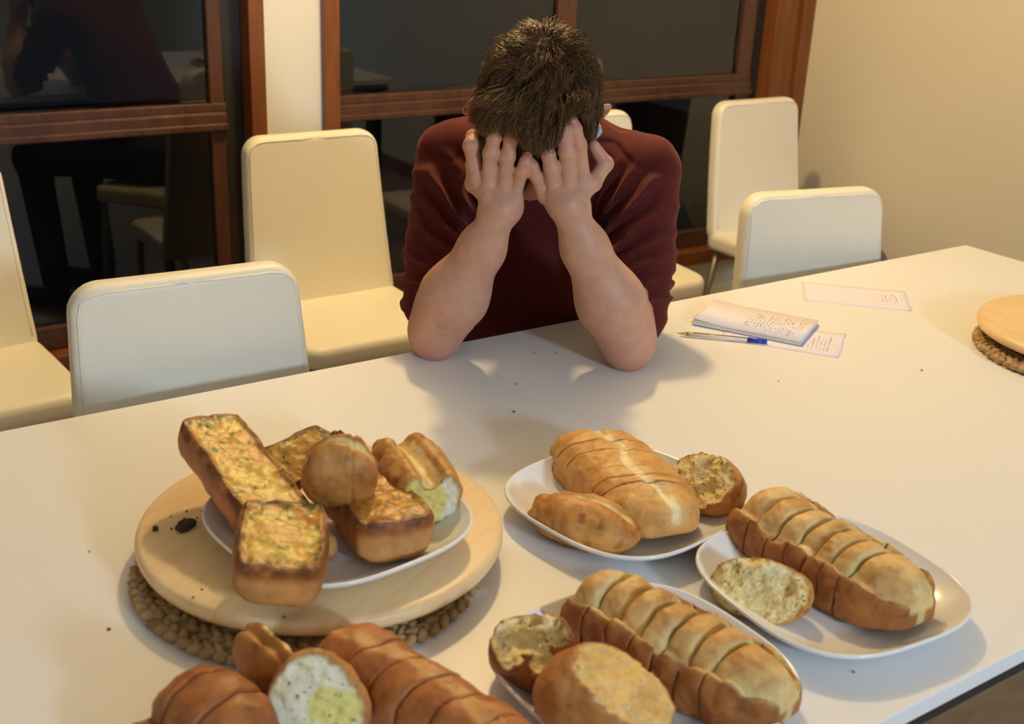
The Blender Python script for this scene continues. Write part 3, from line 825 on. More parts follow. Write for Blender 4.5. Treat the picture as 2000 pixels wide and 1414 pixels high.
plate_me = squircle_plate('plate', .1285); plate_me.materials.append(M['ceramic'])
ZB = T + .042                                # top of the round boards
PLZ = T + .0002
for x, y, z, a, lab in [
    (-1.840, -.532, ZB, -82.7, 'white rounded square plate on the round wooden board, heaped with toasted garlic bread'),
    (-1.495, -.594, PLZ, 7.9, 'white rounded square plate with the pale golden sliced loaf, nearest the person'),
    (-1.692, -.862, PLZ, 1.7, 'white rounded square plate at the bottom edge with a brown sliced loaf and two chunks'),
    (-1.4205, -.848, PLZ, 84.7, 'white rounded square plate furthest right, near the front edge of the table'),
    (-2.015, -.905, PLZ, 12, 'white plate cut by the bottom edge, under the reddish brown bread'),
]:
    o = link('plate', plate_me, None); o.location = (x, y, z); o.rotation_euler = (0, 0, math.radians(a))
    tag(o, lab, 'plate', 'white rounded square plates')

lump = None
def seagrass_mat(x, y, lab, rings=5):
    global lump
    m = tag(empty('woven_mat', (x, y, T)), lab, 'mat', 'round seagrass mats')
    link('backing', lathe_mesh('backing', [(0, .0003), (.178, .0003), (.180, .003), (.175, .006), (0, .006)], 64), M['mat'], m)
    V = []; F = []; rng = random.Random(3)
    bm0 = bmesh.new(); bmesh.ops.create_icosphere(bm0, subdivisions=1, radius=1.0)
    bv = [v.co.copy() for v in bm0.verts]; bf = [[v.index for v in f.verts] for f in bm0.faces]; bm0.free()
    for k in range(rings):
        r = .1755 - k * .0185; n = int(2 * math.pi * r / .0150)
        for j in range(n):
            for s in (-1, 1):
                a = (j + .25 * s) / n * 2 * math.pi + rng.uniform(-.012, .012)
                tw = math.radians(34) * s + rng.uniform(-.2, .2)
                c = Vector(((r + s * .0042) * math.cos(a), (r + s * .0042) * math.sin(a), .0075 + rng.uniform(-.0012, .0012)))
                tx = Vector((-math.sin(a + tw), math.cos(a + tw), 0)); ty = Vector((math.cos(a + tw), math.sin(a + tw), 0))
                b = len(V)
                for v in bv: V.append(c + tx * v.x * .0120 + ty * v.y * .0060 + Vector((0, 0, v.z * .0066)))
                F += [[i + b for i in f] for f in bf]
    o = link('braid', poly_mesh('braid', V, F), M['mat'], m); o['kind'] = 'stuff'
seagrass_mat(-1.866, -.515, 'round woven seagrass mat under the near bread board')
seagrass_mat(-.440, -.558, 'round woven seagrass mat under the empty board at the right edge')

def round_board(x, y, rz, lab):
    b = tag(empty('round_board', (x, y, T), rz), lab, 'board', 'round wooden turntable boards')
    link('board', lathe_mesh('board', [(0, .0245), (.190, .0245), (.1955, .0265), (.1975, .031), (.1975, .036), (.1955, .0405), (.191, .042), (0, .042)], 110), M['board'], b)
    link('turntable_base', lathe_mesh('turntable_base', [(0, .0142), (.085, .0142), (.088, .016), (.088, .0246), (0, .0246)], 48), M['black'], b)
round_board(-1.839, -.492, .5, 'pale round wooden board holding the plate of toasted garlic bread')
round_board(-.405, -.550, 1.1, 'empty pale round wooden board cut by the right edge of the photo')

# ------------------------------------------------------------------ bread
CRUST = np.array([.33, .130, .040]); CRUST_D = np.array([.19, .062, .018]); GOLD = np.array([.66, .37, .12]); PALE = np.array([.76, .51, .215])
CRUMB = np.array([.90, .755, .45]); WHITE = np.array([.80, .75, .62]); BUTTER = np.array([.80, .59, .13]); BURN = np.array([.05, .02, .008])

def lerp(a, b, t): t = np.asarray(t)[:, None]; return a * (1 - t) + b * t

def frame(o, loc, xdir, up):
    x = Vector(xdir).normalized(); z = Vector(up); z = (z - x * z.dot(x)).normalized(); y = z.cross(x)
    m = Matrix((x, y, z)).transposed().to_4x4(); m.translation = Vector(loc); o.matrix_world = m

def dirz(deg, dz=0.0): return (math.cos(math.radians(deg)), math.sin(math.radians(deg)), dz)

def split_parts(root, V, F, col, sel, names, mats):
    """share the faces out between the crust and the torn or buttered face, one mesh each"""
    fs = sel[F].mean(1) > .5
    for keep, nm, mt in ((~fs, names[0], mats[0]), (fs, names[1], mats[1])):
        G = F[keep]
        if len(G) == 0: continue
        u, inv = np.unique(G, return_inverse=True)
        link(nm, mesh_np(nm, V[u], inv.reshape(G.shape), True, col[u]), mt, root)

def sliced_loaf(name, lab, loc, xdir, up, L, w, hr, h, cuts, seed, style, group='sliced garlic loaves', h_=.0021):
    """a loaf cut almost through; style 'split' has crust walls round pale puffed tops, 'soft' one golden dome with a seam"""
    root = tag(empty(name), lab, 'bread', group); frame(root, loc, xdir, up)
    e = [-L / 2 - .002] + list(cuts) + [L / 2 + .01]
    rr = random.Random(seed)
    def shape(X, Y, Z):
        s = X / (L / 2)
        near = np.clip((s - .25) / .75, 0, 1.0); far = np.clip((-s - .80) / .20, 0, 1)
        r = (1 - np.minimum(near, .999) ** 2.5) ** (1 / 2.3) * (1 - .10 * far ** 2)
        r = np.maximum(r, .03)
        a = w / 2 * r * (1 + .035 * fbm(X, 0 * Y, 0 * Z, .05, 2, seed))
        k = .55 + .45 * r
        wob = .0022 * fbm(X, Y, Z, .022, 3, seed + 1)
        if style == 'split':
            hh = hr * k
            d = superell(Y, Z - hh * .42, a, hh * .58, 3.6)
            # open top: the wall stands up round a sunken channel
            ch = np.maximum(np.abs(Y) - a * (.79 + .03 * np.sin(X * 45 + seed) + .03 * fbm(X, Y, Z, .02, 2, seed + 7)), hh * .70 - Z)
            d = smax(d, -ch, .003)
            d = smin(d, superell(Y, Z - hh * .52, a * .90, hh * .30, 3.0), .003)
            return d + wob, a, hh, r
        hh = h * k
        d = superell(Y, Z - hh * .30, a, hh * .70, 2.5)
        seam = Y + .006 * np.sin(X * 38 + seed) + .004 * fbm(X, 0 * Y, 0 * Z, .02, 2, seed + 5)
        g = np.exp(-(seam / .0065) ** 2) * smooth01(Z, hh * .6, hh * .9) * (.6 + .5 * fbm(X, Y, Z, .03, 2, seed + 6))
        return d + (.0015 if style == 'red' else .0055) * np.clip(g, 0, 1.2) + wob, a, hh, r
    for i in range(len(e) - 1):
        x0, x1 = e[i], e[i + 1]
        lift = rr.uniform(-.0008, .0018); slant = .10 if style == 'split' else .30
        tilt = rr.uniform(-.05, .05)
        def fn(X, Y, Z):
            d, a, hh, r = shape(X, Y, Z - lift)
            if style == 'split':
                xm, hx = (x0 + x1) / 2, (x1 - x0) / 2
                q = np.clip(np.abs(X - slant * Y - xm) / hx, 0, 1.3)
                dome_h = (h - hr * .60) * (.45 + .55 * r) * (1 - .30 * q ** 4)
                d2 = superell(Y + .003 * np.sin(i * 2.1 + seed), Z - lift - hh * .60, a * .66, dome_h, 2.3) + .0016 * fbm(X, Y, Z, .012, 2, seed + 9)
                d = smin(d, d2, .0025)
            if style == 'split': gap = .0002 + .0016 * smooth01(Z, hr * .75, h) * smooth01(.82 - np.abs(Y) / a, 0, .12)
            else: gap = .0001 + .0006 * smooth01(Z, h * .3, h) * (.5 + .5 * np.sin(i * 2.4 + Y * 40))
            wv = .0012 * fbm(X * 0, Y, Z, .018, 2, seed + i)
            xs = X - slant * Y + tilt * (Z - .03) + wv
            xs1 = X - slant * Y + wv
            kk = .0016
            d = smax(d, (x0 + gap) - xs1, kk); d = smax(d, xs1 - (x1 - gap), kk)
            d = smax(d, X - (L / 2 - .0035), .003)
            return smax(d, -Z + .015 * smooth01(X, L * .20, L * .52) + .006 * smooth01(-X, L * .30, L * .52), .004)
        b = max(abs(slant) * w * .6, 0) + .004
        V, F = sdf_mesh(fn, (x0 - b, -w / 2 - .006, 0), (min(x1, L / 2) + b, w / 2 + .006, h + .012), h_)
        X, Y, Z = V.T
        d, a, hh, r = shape(X, Y, Z - lift)
        n1 = fbm(X, Y, Z, .03, 3, seed + 20); n2 = fbm(X, Y, Z, .012, 3, seed + 21)
        xs = X - slant * Y
        cutd = np.minimum(np.abs(xs - x0) if i > 0 else 9, np.abs(x1 - xs) if i < len(e) - 2 else 9)
        if style == 'split':
            yy = np.abs(Y) / a
            inside = smooth01(.87 - yy, 0, .09) * smooth01(Z - lift, hh * .66, hh * .80)
            side = lerp(CRUST, CRUST * 1.25, np.clip(.5 + .6 * n1, 0, 1))
            side = lerp(side, GOLD * .95, .55 * smooth01(Z, hh * .82, hh * 1.0))
            side = lerp(side, CRUST_D * 1.1, .5 * smooth01(n2, .35, .9))
            top = lerp(PALE, GOLD * .92, np.clip(.45 + 1.0 * n1, 0, 1) * smooth01(Z, hh * .9, h))
            top = lerp(top, CRUST * 1.5, .45 * smooth01(n2 + .5 * n1, .35, .9))
            val = smooth01(np.abs(yy - .74), .16, .03) * smooth01(h * 1.02 - Z, .0, .02)
            top = lerp(top, CRUMB * np.array([.86, .84, .62]), .85 * np.clip(val, 0, 1))
            endp = smooth01(X, L * .30, L * .44) * smooth01(.35 - yy, -.05, .15)
            c = lerp(side, top, inside); c = lerp(c, CRUMB * np.array([.85, .82, .58]), .7 * endp * (1 - .5 * inside))
        else:
            seam = np.abs(Y + .006 * np.sin(X * 38 + seed) + .004 * fbm(X, 0 * Y, 0 * Z, .02, 2, seed + 5))
            c = lerp(GOLD * 1.04, GOLD * np.array([.92, .84, .74]), np.clip(.45 + .7 * n1, 0, 1))
            c = lerp(c, CRUST * 1.3, .55 * smooth01(hh * .35 - Z, 0, hh * .3))
            c = lerp(c, PALE * 1.02, .55 * smooth01(.02 - seam, 0, .014) * smooth01(Z, hh * .55, hh * .8))
            if style == 'red': c = lerp(CRUST * np.array([1.35, 1.25, 1.1]), CRUST * np.array([1.05, .92, .85]), np.clip(.45 + .7 * n1, 0, 1)); c = lerp(c, GOLD * .9, .6 * smooth01(.010 - seam, 0, .006) * smooth01(Z, hh * .6, hh * .85))
            else: c = lerp(c, CRUMB, .9 * smooth01(.0075 + .003 * n2 - seam, 0, .003) * smooth01(Z, hh * .6, hh * .85))
        inner = smooth01((.0030 if style == 'split' else .0012) - cutd, 0, .0010)
        if style == 'split':
            top_m = smooth01(.80 - np.abs(Y) / a, 0, .06) * smooth01(Z - lift, hh * .66, hh * .80)
            c = lerp(c, CRUMB * np.array([.66, .62, .42]), .9 * inner * top_m); c = lerp(c, CRUST_D * .7, .9 * smooth01(.0010 - cutd, 0, .0008) * (1 - top_m))
        else: c = lerp(c, CRUST_D * 1.3, .85 * smooth01(.0009 - cutd, 0, .0007))
        link('slice', mesh_np('slice', V, F, True, c), M['crust'], root)
    return root

def chunk(name, lab, loc, xdir, up, dims, tears, seed, base_col=GOLD, crumb_col=CRUMB, n=2.4, seam=None, crease=(), group=None, flat=True, pores=.0022, pits=(), h_=.0020, dark=.5, cat='bread', face_mat='crumb', names=('crust', 'crumb'), core=None):
    """a piece broken off a loaf: a rounded body with one or more torn faces; tears are (normal, offset, roughness)"""
    root = tag(empty(name), lab, cat, group); frame(root, loc, xdir, up)
    lx, ly, lz = dims
    def crust_d(X, Y, Z):
        zz = Z - lz * .40
        d = ((np.abs(X / (lx / 2)) ** n + np.abs(Y / (ly / 2)) ** n + np.abs(zz / np.where(zz > 0, lz * .60, lz * .55)) ** n) ** (1 / n) - 1) * min(lx, ly, lz) / 2
        d = d + .0020 * fbm(X, Y, Z, .022, 3, seed)
        for (ax, pos, depth, wid, zlo) in crease:                     # knife cuts across the crust
            q = (X if ax == 0 else Y) - pos
            d = d + depth * np.exp(-(q / wid) ** 2) * smooth01(Z, zlo, zlo + .01)
        if seam is not None:                                          # the baker's score along the top
            sy, sw, sd = seam
            q = Y - sy + .003 * fbm(X, 0 * Y, 0 * Z, .02, 2, seed + 4)
            d = d + sd * np.exp(-(q / sw) ** 2) * smooth01(Z, lz * .5, lz * .75)
        return d
    def tear_d(X, Y, Z):
        t = np.full(X.shape, -1.0)
        for nrm, off, rg in tears:
            nv = np.array(nrm, float); nv /= np.linalg.norm(nv)
            q = X * nv[0] + Y * nv[1] + Z * nv[2] - off + rg * fbm(X, Y, Z, .018, 3, seed + 2) + pores * fbm(X, Y, Z, .0055, 2, seed + 3)
            t = np.maximum(t, q)
        for c, r in pits:
            t = np.maximum(t, r - np.sqrt((X - c[0]) ** 2 + (Y - c[1]) ** 2 + (Z - c[2]) ** 2) + .002 * fbm(X, Y, Z, .01, 2, seed + 8))
        return t
    def fn(X, Y, Z):
        d = np.maximum(crust_d(X, Y, Z), tear_d(X, Y, Z))
        return np.maximum(d, -Z) if flat else d
    V, F = sdf_mesh(fn, (-lx / 2 - .004, -ly / 2 - .004, 0 if flat else -lz * .2), (lx / 2 + .004, ly / 2 + .004, lz + .005), h_)
    X, Y, Z = V.T
    dc = crust_d(X, Y, Z); td = tear_d(X, Y, Z)
    n1 = fbm(X, Y, Z, .028, 3, seed + 20); n2 = fbm(X, Y, Z, .011, 3, seed + 21)
    c = lerp(base_col * 1.06, base_col * np.array([.80, .70, .60]), np.clip(.45 + .7 * n1, 0, 1))
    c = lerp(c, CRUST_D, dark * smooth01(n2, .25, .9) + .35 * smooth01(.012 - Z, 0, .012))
    if seam is not None:
        q = np.abs(Y - seam[0] + .003 * fbm(X, 0 * Y, 0 * Z, .02, 2, seed + 4))
        c = lerp(c, CRUMB * np.array([.92, .85, .62]), .85 * smooth01(seam[1] * 1.1 - q, 0, .003) * smooth01(Z, lz * .5, lz * .7))
    depth = np.clip(-dc, 0, .02)
    cc = lerp(crumb_col, crumb_col * np.array([.92, .88, .68]), np.clip(.5 + .8 * n2, 0, 1))
    if core is not None:
        (kx, ky, kz), kr, kc = core
        cc = lerp(cc, np.array(kc), smooth01(kr - np.sqrt((Y - ky) ** 2 + (Z - kz) ** 2) + .008 * n1, 0, .006))
    cc = lerp(base_col * .9, cc, smooth01(depth, .0006, .0032))
    sel = (td > -.0012) & (dc < -.0004)
    col = np.where(sel[:, None], cc, c)
    split_parts(root, V, F, col, sel.astype(float), names, (M['crust'], M[face_mat]))
    return root

def garlic_slice(name, lab, loc, xdir, up, L, w, h, seed, near_round=.5, far_cut=True, taper=0.0, group='toasted garlic bread slices', sag=0.0, toast=.15, h_=.0020):
    """half a baguette, flat buttered side up, herbs on it, browned rims"""
    root = tag(empty(name), lab, 'garlic bread', group); frame(root, loc, xdir, up)
    def parts(X, Y, Z):
        s = X / (L / 2)
        a = w / 2 * (1 - taper * s) * (1 - .10 * np.clip((s - .5) * 2, 0, 1) ** 2) + .002 * fbm(X, 0 * Y, 0 * Z, .04, 2, seed)
        zz = Z - sag * s * s
        sec = superell(Y, zz - h * .62, a, h * .62, 3.0)
        rim = .0032 * smooth01(np.abs(Y) / a, .74, .90)
        top = zz - h - rim + .0022 * fbm(X, Y, 0 * Z, .02, 3, seed + 1) + .0008 * fbm(X, Y, 0 * Z, .006, 2, seed + 2)
        ends = np.abs(X) - L / 2 + .0025 * fbm(0 * X, Y, Z, .03, 2, seed + 3) + near_round * .010 * (np.abs(Y) / a) ** 3
        return sec, top, ends, a
    def fn(X, Y, Z):
        sec, top, ends, a = parts(X, Y, Z)
        d = smax(smax(sec, ends, .010), top, .0022) + .0012 * fbm(X, Y, Z, .02, 2, seed + 4)
        return d
    V, F = sdf_mesh(fn, (-L / 2 - .006, -w * .6, -.004 + min(sag, 0)), (L / 2 + .006, w * .6, h + .010 + max(sag, 0)), h_)
    X, Y, Z = V.T
    sec, top, ends, a = parts(X, Y, Z)
    n1 = fbm(X, Y, Z, .03, 3, seed + 20); n2 = fbm(X, Y, Z, .010, 3, seed + 21)
    sel = (top > -.0024) & (sec < .001) & (np.abs(Y) / a < .86 + .06 * n2) & (ends < -.0045 + .003 * n2)
    edge = np.maximum(smooth01(np.abs(Y) / a, .62, .93), smooth01(np.abs(X), L / 2 - .024, L / 2 - .004))
    f = lerp(BUTTER, np.array([.62, .30, .05]), np.clip(.26 + toast + .8 * n1, 0, 1))
    f = lerp(f, np.array([.36, .125, .022]), np.clip(toast * (.6 + 1.2 * n2), 0, .8))
    f = lerp(f, CRUST * .78, np.clip(edge * (.85 + .6 * n2), 0, 1))
    f = lerp(f, BURN * 1.8, np.clip(edge - .62, 0, 1) * 2.4 * smooth01(n2, -.25, .4))
    c = lerp(CRUST * 1.05, CRUST * np.array([1.65, 1.6, 1.4]), np.clip(.5 + .8 * n1, 0, 1))
    c = lerp(c, CRUST_D * .75, .95 * smooth01(Z, h * .58, h * .95) * np.clip(.75 + .7 * n2, 0, 1))
    c = lerp(c, GOLD * np.array([1.05, 1.05, 1.1]), .45 * smooth01(ends, -.005, -.001) * smooth01(h * .8 - Z, 0, .01) * (X > 0))
    col = np.where(sel[:, None], f, c)
    split_parts(root, V, F, col, sel.astype(float), ('crust', 'buttered_face'), (M['crust'], M['garlic']))
    return root

# --- on the plate on the board
ZP1 = ZB + .0046
garlic_slice('garlic_bread_slice', 'long herb-flecked garlic bread slice leaning up out of the plate, tallest on the board', (-1.918, -.470, ZB + .026), (.012, -.195, -.050), (.13, -.28, 1), .225, .076, .044, 31, .2, taper=-.02)
garlic_slice('garlic_bread_slice', 'thick square garlic bread end overhanging the front of the plate on the board', (-1.940, -.604, ZB + .024), (-.050, -.100, -.014), (.05, -.16, 1), .108, .086, .048, 32, .3, toast=.28)
garlic_slice('garlic_bread_slice', 'orange-brown garlic bread slice lying flat at the front right of the board plate', (-1.812, -.568, ZP1 + .006), (-.02, -.120, .006), (.03, .0, 1), .128, .090, .046, 33, .6, toast=.62)
garlic_slice('garlic_bread_slice', 'dark-edged garlic bread slice lying at the back of the board plate', (-1.852, -.440, ZP1 + .036), (.10, .012, .022), (-.16, -.50, 1), .120, .066, .018, 34, .2, toast=.30)
chunk('bread_roll_chunk', 'glossy brown round roll end sitting on top of the toasted slices', (-1.842, -.540, ZB + .054), dirz(-30), (.1, -.25, 1), (.078, .064, .070), [], 41, np.array([.50, .235, .065]), n=2.3, seam=(.004, .008, .008), crease=((0, .014, .0025, .0014, .0),), flat=False, group='torn bread chunks')
chunk('bread_chunk', 'yellow-centred cut chunk of garlic loaf at the right of the board plate', (-1.742, -.520, ZP1 + .004), dirz(-101, -.04), (.06, -.05, 1), (.150, .084, .066), [((1, 0, .10), .055, .0012)], 42, np.array([.52, .27, .08]), crumb_col=WHITE, n=2.8, core=((0, -.010, .034), .034, (.74, .62, .19)), face_mat='finecrumb', seam=(-.002, .011, .012), crease=((0, -.02, .0012, .0012, .0), (0, .018, .0012, .0012, .0)), group='torn bread chunks')
chunk('bread_scrap', 'burnt dark flake of crust standing at the back of the board plate', (-1.806, -.462, ZP1 + .060), dirz(10), (.1, -.1, 1), (.022, .010, .024), [((.6, 0, .8), .016, .004)], 43, BURN * 1.5, crumb_col=CRUST_D, n=2.2, flat=False, h_=.0014)
chunk('bread_scrap', 'small yellow piece of bread between the long slice and the flat slice', (-1.880, -.560, ZP1 + .002), dirz(-70), (0, 0, 1), (.050, .030, .036), [((0, 1, 1), .020, .003)], 44, GOLD * .8, n=2.3)

# --- plate nearest the person
ZP = T + .0048
sliced_loaf('sliced_loaf', 'pale golden soft loaf with a seam along its top, on the plate nearest the person', (-1.478, -.588, ZP + .0022), dirz(-103), (0, 0, 1), .212, .122, .05, .058, [-.072, -.042, .005, .030, .048], 51, 'soft')
chunk('bread_chunk', 'smooth golden pointed loaf end in front of the pale golden loaf', (-1.574, -.620, ZP + .003), dirz(-66), (-.10, -.05, 1), (.132, .074, .050), [], 52, np.array([.60, .30, .085]), n=2.1, seam=(.012, .006, .005), group='torn bread chunks', dark=.6)
chunk('bread_chunk', 'open torn piece showing pale crumb, right of the pale golden loaf', (-1.397, -.628, ZP + .010), dirz(-78), (-.32, -.06, 1), (.118, .072, .066), [((-.30, -.50, .80), .024, .006)], 53, np.array([.56, .28, .08]), n=2.2, group='torn bread chunks', pits=(((.012, -.012, .034), .015),))

# --- plate at the right
sliced_loaf('sliced_loaf', 'brown sliced loaf with split top on the plate furthest right', (-1.400, -.836, ZP + .0018), dirz(-91), (0, 0, 1), .232, .106, .058, .070, [-.082, -.052, -.024, .0, .024, .048], 61, 'split')
chunk('bread_chunk', 'torn half slice showing herb-flecked yellow crumb, before the loaf on the right plate', (-1.497, -.822, ZP + .006), dirz(-62), (-.38, -.34, 1), (.112, .066, .052), [((-.10, -.38, .90), .020, .005)], 62, np.array([.58, .29, .08]), n=2.2, group='torn bread chunks', pits=(((-.032, -.006, .024), .006), ((.025, .006, .032), .012)))

# --- plate at the bottom
sliced_loaf('sliced_loaf', 'brown sliced loaf with split top on the plate at the bottom edge', (-1.652, -.876, ZP + .0018), dirz(-78.5), (0, 0, 1), .228, .098, .058, .072, [-.086, -.056, -.028, -.002, .026, .052], 71, 'split')
chunk('bread_chunk', 'ragged torn chunk with pale crumb at the left end of the bottom plate', (-1.778, -.806, ZP + .012), dirz(-55), (-.15, -.05, 1), (.082, .064, .068), [((-.22, -.18, .95), .042, .015)], 72, np.array([.40, .17, .05]), n=2.3, group='torn bread chunks', pits=(((-.012, -.004, .045), .016), ((.016, -.020, .040), .012)))
chunk('bread_chunk', 'large smooth loaf end with a pale split, front of the bottom plate', (-1.764, -.893, ZP + .004), dirz(-43), (-.12, -.10, 1), (.126, .092, .088), [((.50, .02, .84), .054, .003)], 73, np.array([.50, .235, .072]), crumb_col=PALE * 1.05, n=1.85, face_mat='crust', names=('crust', 'split_top'), group='torn bread chunks', dark=.35)

# --- the reddish bread at the bottom left
sliced_loaf('sliced_loaf', 'long reddish brown loaf cut by the bottom edge, in front of the round board', (-1.897, -.848, ZP + .004), dirz(-76), (0, 0, 1), .256, .072, .05, .066, [-.085, -.052, -.018, .018, .054], 81, 'red')
chunk('bread_chunk', 'thick slice standing up with its white and yellow crumb towards the camera', (-1.978, -.792, ZP + .012), dirz(-120, -.02), (-.15, .22, 1), (.062, .082, .088), [((1, 0, .12), .012, .0006)], 82, np.array([.52, .26, .08]), crumb_col=WHITE, n=2.0, core=((0, .016, .040), .022, (.72, .64, .22)), face_mat='finecrumb', group='torn bread chunks')
chunk('bread_chunk', 'orange-brown wedge of crust behind the standing white slice', (-1.986, -.722, ZP + .012), dirz(-80, .0), (-.1, -.1, 1), (.094, .066, .076), [((0, .9, .5), .030, .003)], 83, np.array([.50, .235, .06]), n=2.6, crease=((1, -.012, .004, .004, .02),), group='torn bread chunks')
chunk('bread_chunk', 'reddish brown three-slice chunk left of the standing white slice', (-2.060, -.760, ZP + .006), dirz(-74), (-.1, -.05, 1), (.118, .080, .074), [], 84, np.array([.36, .135, .042]), n=2.6, crease=((0, -.020, .004, .0018, .0), (0, .018, .005, .0020, .0)), group='torn bread chunks')
chunk('bread_chunk', 'reddish heel of bread at the bottom left edge of the photo', (-2.108, -.752, ZP + .0), dirz(-60), (0, 0, 1), (.080, .062, .045), [], 85, np.array([.34, .125, .04]), n=2.3, group='torn bread chunks')

# ------------------------------------------------------------------ crumbs
def crumb(x, y, z, r, mat, lab, seed):
    rr = random.Random(seed)
    bm = bmesh.new(); bmesh.ops.create_icosphere(bm, subdivisions=2, radius=1.0)
    for v in bm.verts: v.co = Vector((v.co.x * r[0], v.co.y * r[1], max(v.co.z, -.75) * r[2])) * (1 + rr.uniform(-.22, .22))
    o = link('crumb', bm_mesh('crumb', bm, False), mat); o.location = (x, y, z + r[2] * .72); o.rotation_euler = (0, 0, rr.uniform(0, 3)); tag(o, lab, 'crumb', 'loose crumbs'); return o
crumb(-1.974, -.437, ZB, (.0125, .0085, .0055), M['burnt'], 'burnt black-brown crumb, the biggest on the round board', 1)
crumb(-2.002, -.425, ZB, (.0042, .0032, .003), M['burnt'], 'small burnt crumb at the left of the round board', 2)
for i, (x, y, s) in enumerate([(-1.987, -.431, .0014), (-1.960, -.403, .0015), (-1.967, -.415, .0011), (-1.945, -.411, .0016), (-1.978, -.405, .001), (-1.955, -.422, .0012), (-1.93, -.43, .001)]):
    crumb(x, y, ZB, (s, s * .8, s * .8), M['burnt'], 'tiny burnt crumb scattered by the biggest crumb on the board', 10 + i)
for i, (x, y, s) in enumerate([(-1.952, -.643, .0015), (-2.001, -.559, .0013), (-2.013, -.568, .0012)]):
    crumb(x, y, ZB, (s, s * .8, s * .8), M['browncrumb'], 'tiny brown crumb near the front rim of the round board', 20 + i)
for i, (x, y, s) in enumerate([(-1.436, -.277, .0022), (-.756, -.46, .002), (-1.003, -.379, .0014), (-2.082, -.518, .002), (-2.057, -.363, .0013), (-1.243, -.117, .0016), (-1.382, -.152, .0012), (-1.496, -.948, .0016), (-1.273, -.099, .0015), (-1.375, -.193, .0016)]):
    crumb(x, y, T, (s, s * .7, s * .7), M['browncrumb'], ['dark crumb alone on the table between the person and the pale golden loaf', 'dark speck of crumb between the pen and the empty round board', 'faint speck on the table midway between the pen and the right plate',
      'brown crumb on the table left of the woven mat', 'tiny speck on the table left of the round bread board', 'tiny crumb nearest the forearm on the right, in the shadow', 'tiny crumb inside the bright patch by the left elbow',
      'dark crumb in the shadow of the right plate, near the table edge', 'tiny crumb under the head between the two elbows', 'tiny crumb just below the bright patch between the elbows'][i], 40 + i)
crumb(-1.500, -.905, T + .0046, (.0024, .0018, .0015), M['browncrumb'], 'reddish crumb on the white of the right plate', 60)

# ------------------------------------------------------------------ notepad, sheets, pen
def slab_quad(bm, P, z0, z1):
    lo = [bm.verts.new((x, y, z0)) for x, y in P]; hi = [bm.verts.new((x, y, z1)) for x, y in P]
    bm.faces.new(lo[::-1]); bm.faces.new(hi)
    for i in range(4): bm.faces.new((lo[i], lo[(i + 1) % 4], hi[(i + 1) % 4], hi[i]))
def scribble(name, lines, z, mat, parent, seed):
    """rows of small handwritten strokes"""
    rr = random.Random(seed); V = []; F = []
    for (x, y0, y1) in lines:
        y = y0; P = []
        while y < y1:
            if rr.random() < .16:
                y += .0035
                if len(P) > 3:
                    v, f = tube_np(P, .00022, 3, False); F += [tuple(i + len(V) for i in q) for q in f]; V += list(v)
                P = []
            P.append((x + rr.uniform(-.0014, .0014), y, z)); y += rr.uniform(.0007, .0014)
        if len(P) > 3:
            v, f = tube_np(P, .00022, 3, False); F += [tuple(i + len(V) for i in q) for q in f]; V += list(v)
    o = link(name, poly_mesh(name, V, F, False), mat, parent); o['kind'] = 'stuff'; return o

a = math.radians(-61.3)
pad = tag(empty('notepad', (-.843, -.169, T), a), 'lined notepad with a handwritten top page, lying on a loose sheet', 'notepad')
LX, LY = .194, .128
def quad(ins=0, dx=0): return [(-LX / 2 + ins + dx, -LY / 2 + ins), (LX / 2 - ins + dx, -LY / 2 + ins), (LX / 2 - ins + dx, LY / 2 - ins), (-LX / 2 + ins + dx, LY / 2 - ins)]
for nm, z0, z1, mt, ins, dx in [('back_cover', .0008, .0018, M['bluecard'], 0, .003), ('page_block', .0018, .0052, M['paper'], .001, .001), ('yellow_cover', .0054, .0064, M['card'], 0, -.001), ('page_block', .0066, .0088, M['paper'], .001, 0)]:
    bm = bmesh.new(); slab_quad(bm, quad(ins, dx), z0, z1); link(nm, bm_mesh(nm, bm), mt, pad)
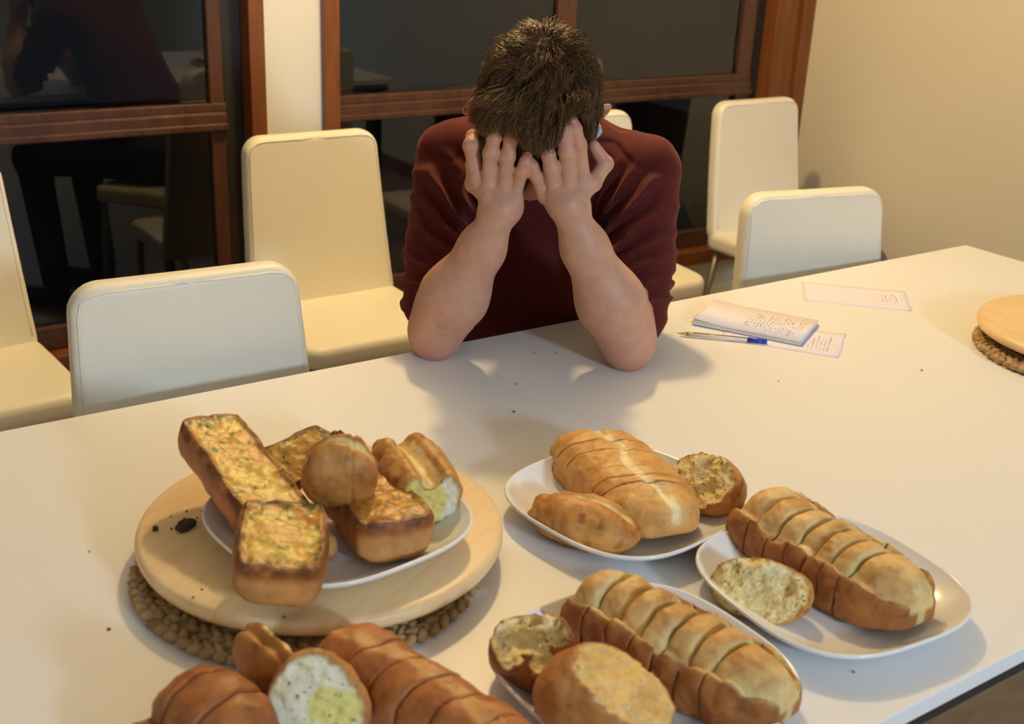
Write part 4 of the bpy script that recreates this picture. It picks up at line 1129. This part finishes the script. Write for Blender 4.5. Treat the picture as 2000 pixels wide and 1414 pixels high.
# the curled top page
V = []; F = []
for i in range(25):
    x = -LX / 2 + LX * i / 24; z = .0091 + .0040 * max(0, 1 - i / 9) ** 2
    V += [(x + .001, -LY / 2, z), (x + .001, LY / 2, z + .0005), ]
for i in range(24): F.append((2 * i, 2 * i + 2, 2 * i + 3, 2 * i + 1))
top = link('top_page', poly_mesh('top_page', V, F), M['paper'], pad)
so = top.modifiers.new('thickness', 'SOLIDIFY'); so.thickness = .0002
scribble('handwriting', [(-.01 + .0066 * k, -.052 + .012 * (k % 3), .02 + .010 * ((k * 7) % 4)) for k in range(15)], .0096, M['ink'], pad, 3)

def sheet(cx, cy, ang, lx, ly, lab, rows, seed, z=.0003):
    s = tag(empty('paper_sheet', (cx, cy, T), math.radians(ang)), lab, 'paper', 'loose lined sheets')
    V = []; F = []; rr = random.Random(seed); nx, ny = 20, 8
    for i in range(nx + 1):
        for j in range(ny + 1):
            x = -lx / 2 + lx * i / nx; y = -ly / 2 + ly * j / ny
            if i == nx: x += rr.uniform(-.0025, .001)
            V.append((x, y, z + .0012 * max(0, (i / nx - .8) * 5) ** 2 * (.4 + .6 * (j / ny))))
    for i in range(nx):
        for j in range(ny):
            b = i * (ny + 1) + j; F.append((b, b + ny + 1, b + ny + 2, b + 1))
    o = link('page', poly_mesh('page', V, F), M['paper'], s); so = o.modifiers.new('thickness', 'SOLIDIFY'); so.thickness = .00015
    scribble('handwriting', rows, z + .0016, M['ink'], s, seed)
sheet(-.842, -.237, -55.0, .20, .1255, 'loose torn lined sheet sticking out from under the notepad and pen', [(.045 + .0066 * k, -.045, .01 + .012 * (k % 3)) for k in range(6)], 5)
sheet(-.541, -.140, -45.5, .199, .124, 'loose lined sheet lying alone beyond the notepad, written at one end', [(.050 + .0066 * k, -.025, .025) for k in range(5)], 6)

pen = tag(empty('ballpoint_pen', (-.951, -.199, T + .0052)), 'clear ballpoint pen with a blue end, lying beside the notepad', 'pen'); frame(pen, (-.951, -.199, T + .0052), (.109, -.1045, .0), (0, 0, 1))
tube('barrel', [(-.058, 0, 0), (.050, 0, 0)], .0037, M['clear'], pen, 6)
tube('refill', [(-.050, 0, .0025), (.046, 0, .0025)], .0017, M['black'], pen, 8)
tube('tip', [(-.0755, 0, 0), (-.072, 0, 0), (-.058, 0, 0)], [.0006, .0012, .0034], M['brass'], pen, 10)
tube('cap', [(.042, 0, 0), (.0745, 0, 0)], [.0044, .0040], M['blue'], pen, 14)
#@@END_TABLE
